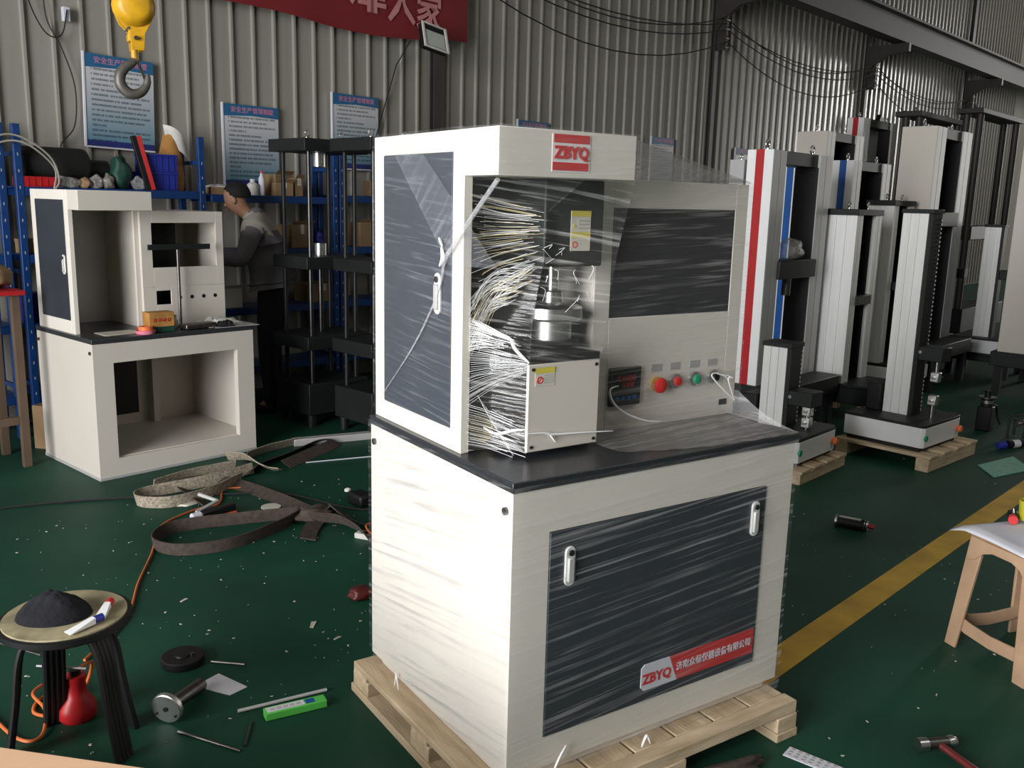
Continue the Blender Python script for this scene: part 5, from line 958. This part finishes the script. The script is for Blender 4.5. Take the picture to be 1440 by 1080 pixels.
strap('dark strap arching from the knot over the black and orange tool', [(0.55, 2.62, 0), (0.48, 2.85, 0.012), (0.42, 3.10, 0.012), (0.30, 3.45, 0.012), (0.16, 3.62, 0.012), (0.02, 3.58, 0.012), (0.03, 3.30, 0.012), (0.05, 3.10, 0.012)], 0.085, tilt=(20, 25))
strap('pale worn strap folded at the left of the tangle', [(0.48, 3.65, 0), (0.15, 3.52, 0), (-0.20, 3.46, 0), (-0.27, 3.34, 0), (-0.12, 3.24, 0), (0.12, 3.32, 0), (0.35, 3.50, 0)], 0.07, 'strap_pale', tilt=(75, 80))
strap('pale worn strap lying higher along the cabinet foot', [(-0.14, 3.60, 0), (0.1, 3.72, 0), (0.4, 3.78, 0)], 0.07, 'strap_pale', tilt=(78, 78))
strap('brown strap running back to the grey bar', [(0.40, 3.58, 0.018), (0.55, 3.76, 0.018), (0.80, 3.92, 0.018), (1.08, 4.12, 0.018), (1.20, 4.05, 0.018), (0.95, 3.86, 0.018), (0.70, 3.68, 0.018)], 0.085, tilt=(30, 30))
strap('pale strap end twisted over the brown strap', [(0.40, 3.92, 0.03), (0.50, 3.78, 0.05), (0.56, 3.62, 0.03), (0.62, 3.56, 0.03)], 0.075, 'strap_pale', tilt=(60, 20))
strap('pale strap draped along the far end of the grey bar', [(0.52, 3.98, 0.0), (0.72, 4.10, 0), (0.96, 4.18, 0)], 0.07, 'strap_pale', tilt=(60, 60))
strap('dark strap running right to the wrapped machine', [(0.50, 2.66, 0.012), (0.60, 2.66, 0.05), (0.66, 2.50, 0.012), (0.72, 2.28, 0.012), (0.70, 2.05, 0.012), (0.66, 1.80, 0.012)], 0.075, tilt=(35, 25))
strap('second dark strap beside the one running to the wrapped machine', [(0.46, 2.60, 0.012), (0.58, 2.50, 0.012), (0.62, 2.30, 0.012), (0.60, 2.08, 0.012), (0.57, 1.86, 0.012)], 0.07, tilt=(65, 40))
strap('short dark strap tail hanging off the knot', [(0.50, 2.62, 0.015), (0.40, 2.48, 0.015), (0.34, 2.36, 0.015)], 0.08, tilt=(10, 10))
blob('strap_knot', 'dark knot where the lifting straps meet', 'strap', (0.50, 2.66, 0), 0.22, 0.16, 0.09, 'strap', 61, rz=0.3)
# clamp gun lying in front of the straps
t = thing('caulking_gun', 'black and orange tool with a silver lever among the straps', 'tool', (0.04, 2.95, 0.0), R(18))
bx((-0.09, -0.025, 0.02), (0.12, 0.025, 0.06)).build('body', 'black', t, 0.008); cy((-0.14, 0, 0.04), (-0.09, 0, 0.04), 0.022).build('tip', 'paper', t); bx((-0.06, -0.032, 0.0), (0.12, 0.01, 0.02)).build('grip', 'orange', t, 0.006); MB().tube([(-0.10, 0.02, 0.055), (0.05, 0.05, 0.075), (0.02, 0.18, 0.09)], 0.011, 6).build('lever', 'silver_grey', t)
o = MB().lathe([(0, 0), (0.055, 0), (0.055, 0.004), (0, 0.004)], n=24).build('round_tag', 'label_white'); o.location = (0.36, 2.98, 0.001); tag(o, 'round pale tag lying inside the strap loop', 'tag')
o = blob('paper_scrap', 'small grey paper scrap under the upper strap', 'paper', (-0.02, 3.25, 0.0), 0.12, 0.07, 0.012, 'label_white', 62)
# grey square bar, black clamp, power strip
o = bx((0, -0.035, 0), (0.85, 0.035, 0.05)).build('square_tube', 'silver_grey', None, 0.004); o.location = (0.93, 4.17, 0.001); o.rotation_euler = (0, 0, R(-7)); tag(o, 'long grey square tube on the floor behind the straps', 'bar')
o = cy((0.85, 3.72, 0.004), (1.6, 3.6, 0.004), 0.004, n=6).build('white_cable', 'paper'); tag(o, 'thin white cable on the floor beside the grey tube', 'cable')
t = thing('black_clamp', 'small black clamp with a white button on the floor', 'tool', (0.82, 2.78, 0), 0.2); bx((-0.05, -0.07, 0), (0.05, 0.07, 0.07)).build('body', 'black', t, 0.015); MB().lathe([(0, 0.02), (0.018, 0.012), (0.02, 0), (0, 0)], (-0.02, 0.10, 0.06), 12).build('button', 'sack_white', t); MB().tube([(0, 0.05, 0.04), (-0.02, 0.09, 0.06), (-0.02, 0.1, 0.06)], 0.012, 6).build('stem', 'black', t)
o = MB().tube(spline([(0.98, 2.62, 0.006), (0.75, 2.7, 0.006), (0.5, 3.15, 0.006), (0.1, 3.35, 0.006), (-0.4, 3.55, 0.006), (-0.95, 3.65, 0.006), (-1.5, 3.5, 0.006)], 6), 0.007, 6).build('black_cable', 'cable_black'); tag(o, 'black cable crossing the floor behind the straps', 'cable')
t = thing('power_strip', 'white power strip half hidden behind the wrapped machine', 'power strip', (0.66, 2.22, 0), R(-55)); bx((-0.12, -0.03, 0), (0.12, 0.03, 0.03)).build('body', 'sack_white', t, 0.006)
for k in range(3): bx((-0.09 + k * 0.06, -0.015, 0.0298), (-0.05 + k * 0.06, 0.015, 0.031)).build('outlet', 'black', t)
o = MB().tube(spline([(0.78, 2.22, 0.012), (0.70, 2.30, 0.04), (0.62, 2.27, 0.05), (0.62, 2.17, 0.03), (0.72, 2.12, 0.012)], 6), 0.005, 6).build('orange_cable', 'orange_rubber'); o.location.z = 0.02; tag(o, 'short orange cable loop by the power strip', 'cable')
blob('red_scrap', 'dark red rag scrap at the foot of the wrapped machine', 'rag', (0.30, 1.62, 0), 0.12, 0.10, 0.06, 'dark_red', 63)
# scattered flecks of plastic and paper on the floor
fm = MB(); rf = random.Random(11)
for k in range(360):
    r_ = rf.random()
    if r_ < 0.6: x, y = rf.uniform(-1.1, 0.9), rf.uniform(0.9, 3.4)
    elif r_ < 0.9: x, y = rf.uniform(1.1, 3.2), rf.uniform(-0.7, 1.5)
    else: x, y = rf.uniform(1.5, 5), rf.uniform(0.5, 2.2)
    if -0.12 < x < 1.15 and -0.2 < y < 1.0: continue
    l_ = rf.choice((0.0015, 0.002, 0.0025, 0.003, 0.004, 0.006)); w_ = l_ * rf.uniform(0.3, 0.9); an = rf.uniform(0, 3.14); c_, s_ = math.cos(an), math.sin(an)
    fm.prism([(x + a_ * c_ - b2 * s_, y + a_ * s_ + b2 * c_, 0.0006) for a_, b2 in ((-l_, -w_), (l_, -w_ * 0.6), (l_ * 0.8, w_), (-l_ * 0.7, w_ * 0.7))], (0, 0, 0.0015))
o = fm.build('floor_flecks', 'label_white', None, smooth=False); tag(o, 'scattered pale flecks of scrap on the green floor', 'debris', kind='stuff')
for k, (x, y, w_, rz) in enumerate(((0.02, 0.93 + 0.55, 0.03, 1.0), (0.06, 1.32, 0.018, 0.4), (-0.37, 1.98, 0.02, 0.6), (0.52, 1.86, 0.05, 0.2))):
    o = MB().prism([(-w_, -w_ * 0.3, 0.001), (w_, -w_ * 0.4, 0.001), (w_ * 0.8, w_ * 0.35, 0.001), (-w_ * 0.9, w_ * 0.2, 0.001)], (0, 0, 0.002)).build('plastic_scrap', 'label_white', None, smooth=False); o.location = (x, y, 0); o.rotation_euler = (0, 0, rz)
    tag(o, ('pale plastic shred just left of the pallet', 'tiny tan scrap left of the pallet', 'white plastic shred below the strap loop', 'pale plastic strip by the wrapped machine\'s edge')[k], 'scrap', 'plastic scraps')
# ------------------------------------------------------------------ the man at the shelf
def skin_obj(name, verts, edges, m, parent, sub=2, root=0):
    me = bpy.data.meshes.new(name); me.from_pydata([v[0] for v in verts], edges, []); me.update()
    o = bpy.data.objects.new(name, me); COL.objects.link(o); o.parent = parent; me.materials.append(MATS[m])
    o.modifiers.new('skin', 'SKIN')
    for i, v in enumerate(verts):
        r = v[1]; me.skin_vertices[0].data[i].radius = (r, r) if not isinstance(r, tuple) else r
        me.skin_vertices[0].data[i].use_root = (i == root)
    s = o.modifiers.new('sub', 'SUBSURF'); s.levels = sub; s.render_levels = sub
    dg = bpy.context.evaluated_depsgraph_get(); bpy.context.view_layer.update(); dg.update()
    m2 = bpy.data.meshes.new_from_object(o.evaluated_get(dg)); m2.name = name
    o.modifiers.clear(); o.data = m2
    for p in m2.polygons: p.use_smooth = True
    return o
PE = thing('person', 'man in a grey work jacket and black trousers bending over papers at the shelf', 'person', B(4.06, 6.42, 0), R(62)); PE.scale = (1.03, 1.03, 1.03)
# local frame: he faces +y; heights in metres
J = dict(pel=(0, 0, 0.96), sp1=(0, 0.015, 1.12), sp2=(0, 0.05, 1.30), ch=(0, 0.085, 1.45), nk=(0, 0.145, 1.525), nk2=(0, 0.19, 1.555), hd=(0, 0.25, 1.61), hd2=(0, 0.255, 1.685), hd3=(0, 0.245, 1.735))
sh = lambda s: (s * 0.185, 0.085, 1.46)
body = [(J['pel'], 0.09), (J['sp1'], 0.09), (J['sp2'], 0.095), (J['ch'], 0.085), (J['nk'], 0.050), (J['nk2'], 0.056), (J['hd'], (0.078, 0.090)), (J['hd2'], (0.082, 0.098)), (J['hd3'], (0.055, 0.07))]
be = [(0, 1), (1, 2), (2, 3), (3, 4), (4, 5), (5, 6), (6, 7), (7, 8)]
def limb(chain, start):
    k = len(body)
    for i, c in enumerate(chain): body.append(c); be.append((start if i == 0 else k + i - 1, k + i))
arm = {}
for s in (-1, 1):
    el = (s * 0.29, 0.16, 1.20); wr = (s * 0.15, 0.40, 1.22); arm[s] = (el, wr)
    limb([(sh(s), 0.045), (el, 0.040), (wr, 0.028), ((s * 0.125, 0.455, 1.225), (0.036, 0.018))], 3)
for s in (-1, 1): limb([((s * 0.09, 0.0, 0.88), 0.066), ((s * 0.11, 0.02, 0.50), 0.058), ((s * 0.115, -0.01, 0.10), 0.040), ((s * 0.125, 0.10, 0.04), 0.032)], 0)
bo = skin_obj('body', body, be, 'skin', PE)
# face and ears added to the head
MB().lathe([(0, 0.016), (0.010, 0.008), (0.013, -0.006), (0.009, -0.012), (0, -0.012)], (0, 0.322, 1.600), 10).build('nose', 'skin', PE)
for s in (-1, 1):
    MB().lathe([(0, 0.006), (0.016, 0.005), (0.021, 0.0), (0.016, -0.005), (0, -0.006)], (s * 0.083, 0.245, 1.635), 12, Matrix.Rotation(R(90), 3, 'Y') @ Matrix.Diagonal((1.35, 0.8, 1.0))).build('ear', 'skin', PE)
    MB().lathe([(0, 0.010), (0.007, 0.007), (0.010, 0), (0, -0.004)], (s * 0.032, 0.312, 1.640), 10, Matrix.Rotation(R(-90), 3, 'X')).build('eye', 'paper', PE)
bx((-0.022, 0.300, 1.562), (0.022, 0.318, 1.568)).build('mouth', 'red', PE, 0.002)
# hair cap
bm = bmesh.new(); bmesh.ops.create_icosphere(bm, subdivisions=4, radius=1); rr_ = random.Random(3)
for v in list(bm.verts):
    c = v.co
    if c.z < -0.25 + 0.75 * max(0, c.y) : v.tag = True
bmesh.ops.delete(bm, geom=[v for v in bm.verts if v.tag], context='VERTS')
for v in bm.verts: c = v.co; k = 1 + rr_.uniform(-0.02, 0.03); v.co = Vector((c.x * 0.089 * k, c.y * 0.106 * k + 0.238, c.z * 0.105 * k + 1.672))
me = bpy.data.meshes.new('hair'); bm.to_mesh(me); bm.free(); me.materials.append(MATS['hair']); ho = bpy.data.objects.new('hair', me); COL.objects.link(ho); ho.parent = PE
for p in me.polygons: p.use_smooth = True
so = ho.modifiers.new('s', 'SOLIDIFY'); so.thickness = 0.006
# jacket, trousers, shoes
jk = [((0, -0.005, 0.96), (0.165, 0.140)), ((0, 0.0, 1.02), (0.19, 0.155)), ((0, 0.02, 1.14), (0.185, 0.150)), ((0, 0.05, 1.30), (0.19, 0.150)), ((0, 0.08, 1.43), (0.17, 0.14)), ((0, 0.125, 1.525), (0.092, 0.092)), ((0, 0.155, 1.560), (0.076, 0.078))]
je = [(0, 1), (1, 2), (2, 3), (3, 4), (4, 5), (5, 6)]
for s in (-1, 1):
    k = len(jk); el, wr = arm[s]
    jk += [((s * 0.185, 0.085, 1.435), 0.085), ((s * 0.25, 0.12, 1.32), 0.076), (el, 0.070), ((s * 0.22, 0.29, 1.21), 0.060), (wr, 0.047)]; je += [(4, k), (k, k + 1), (k + 1, k + 2), (k + 2, k + 3), (k + 3, k + 4)]
jo = skin_obj('jacket', jk, je, 'jacket', PE, root=2)
# pale yoke: the shoulder faces of the jacket
jo.data.materials.append(MATS['jacket_yoke'])
for p in jo.data.polygons:
    c = p.center
    if c.z > 1.40 and p.normal.z > -0.1 and abs(c.x) < 0.25 and c.z < 1.55: p.material_index = 1
tr = [((0, 0.0, 1.12), (0.135, 0.11)), ((0, 0.0, 0.90), (0.165, 0.14))]; te = [(0, 1)]
for s in (-1, 1):
    k = len(tr); tr += [((s * 0.10, 0.0, 0.80), 0.105), ((s * 0.11, 0.02, 0.50), 0.080), ((s * 0.115, -0.005, 0.12), 0.066), ((s * 0.115, 0.0, 0.05), 0.068)]; te += [(1, k), (k, k + 1), (k + 1, k + 2), (k + 2, k + 3)]
skin_obj('trousers', tr, te, 'trousers', PE)
for s in (-1, 1): skin_obj('shoe', [((s * 0.118, -0.06, 0.045), 0.043), ((s * 0.122, 0.06, 0.042), 0.044), ((s * 0.128, 0.15, 0.034), 0.034)], [(0, 1), (1, 2)], 'black', PE, 2)
# fingers on the papers
for s in (-1, 1):
    for k in range(5):
        x0 = s * (0.145 - 0.016 * k) if k < 4 else s * 0.09; y0 = 0.475 if k < 4 else 0.445; L_ = (0.055, 0.066, 0.062, 0.05, 0.045)[k]
        tip = (x0 - s * (0.01 if k < 4 else 0.03), y0 + L_ * (0.9 if k < 4 else 0.6), 1.212)
        MB().tube(spline([(x0, y0 - 0.02, 1.226), (x0, y0 + L_ * 0.5, 1.232), tip], 4), [0.009] * 4 + [0.0085] * 4 + [0.006], 7).build('finger', 'skin', PE)
t = thing('clip_papers', 'white papers in the hands of the man at the shelf', 'paper', PE.location, R(62)); bx((-0.13, 0.46, 1.194), (0.13, 0.68, 1.2)).build('sheets', 'paper', t)
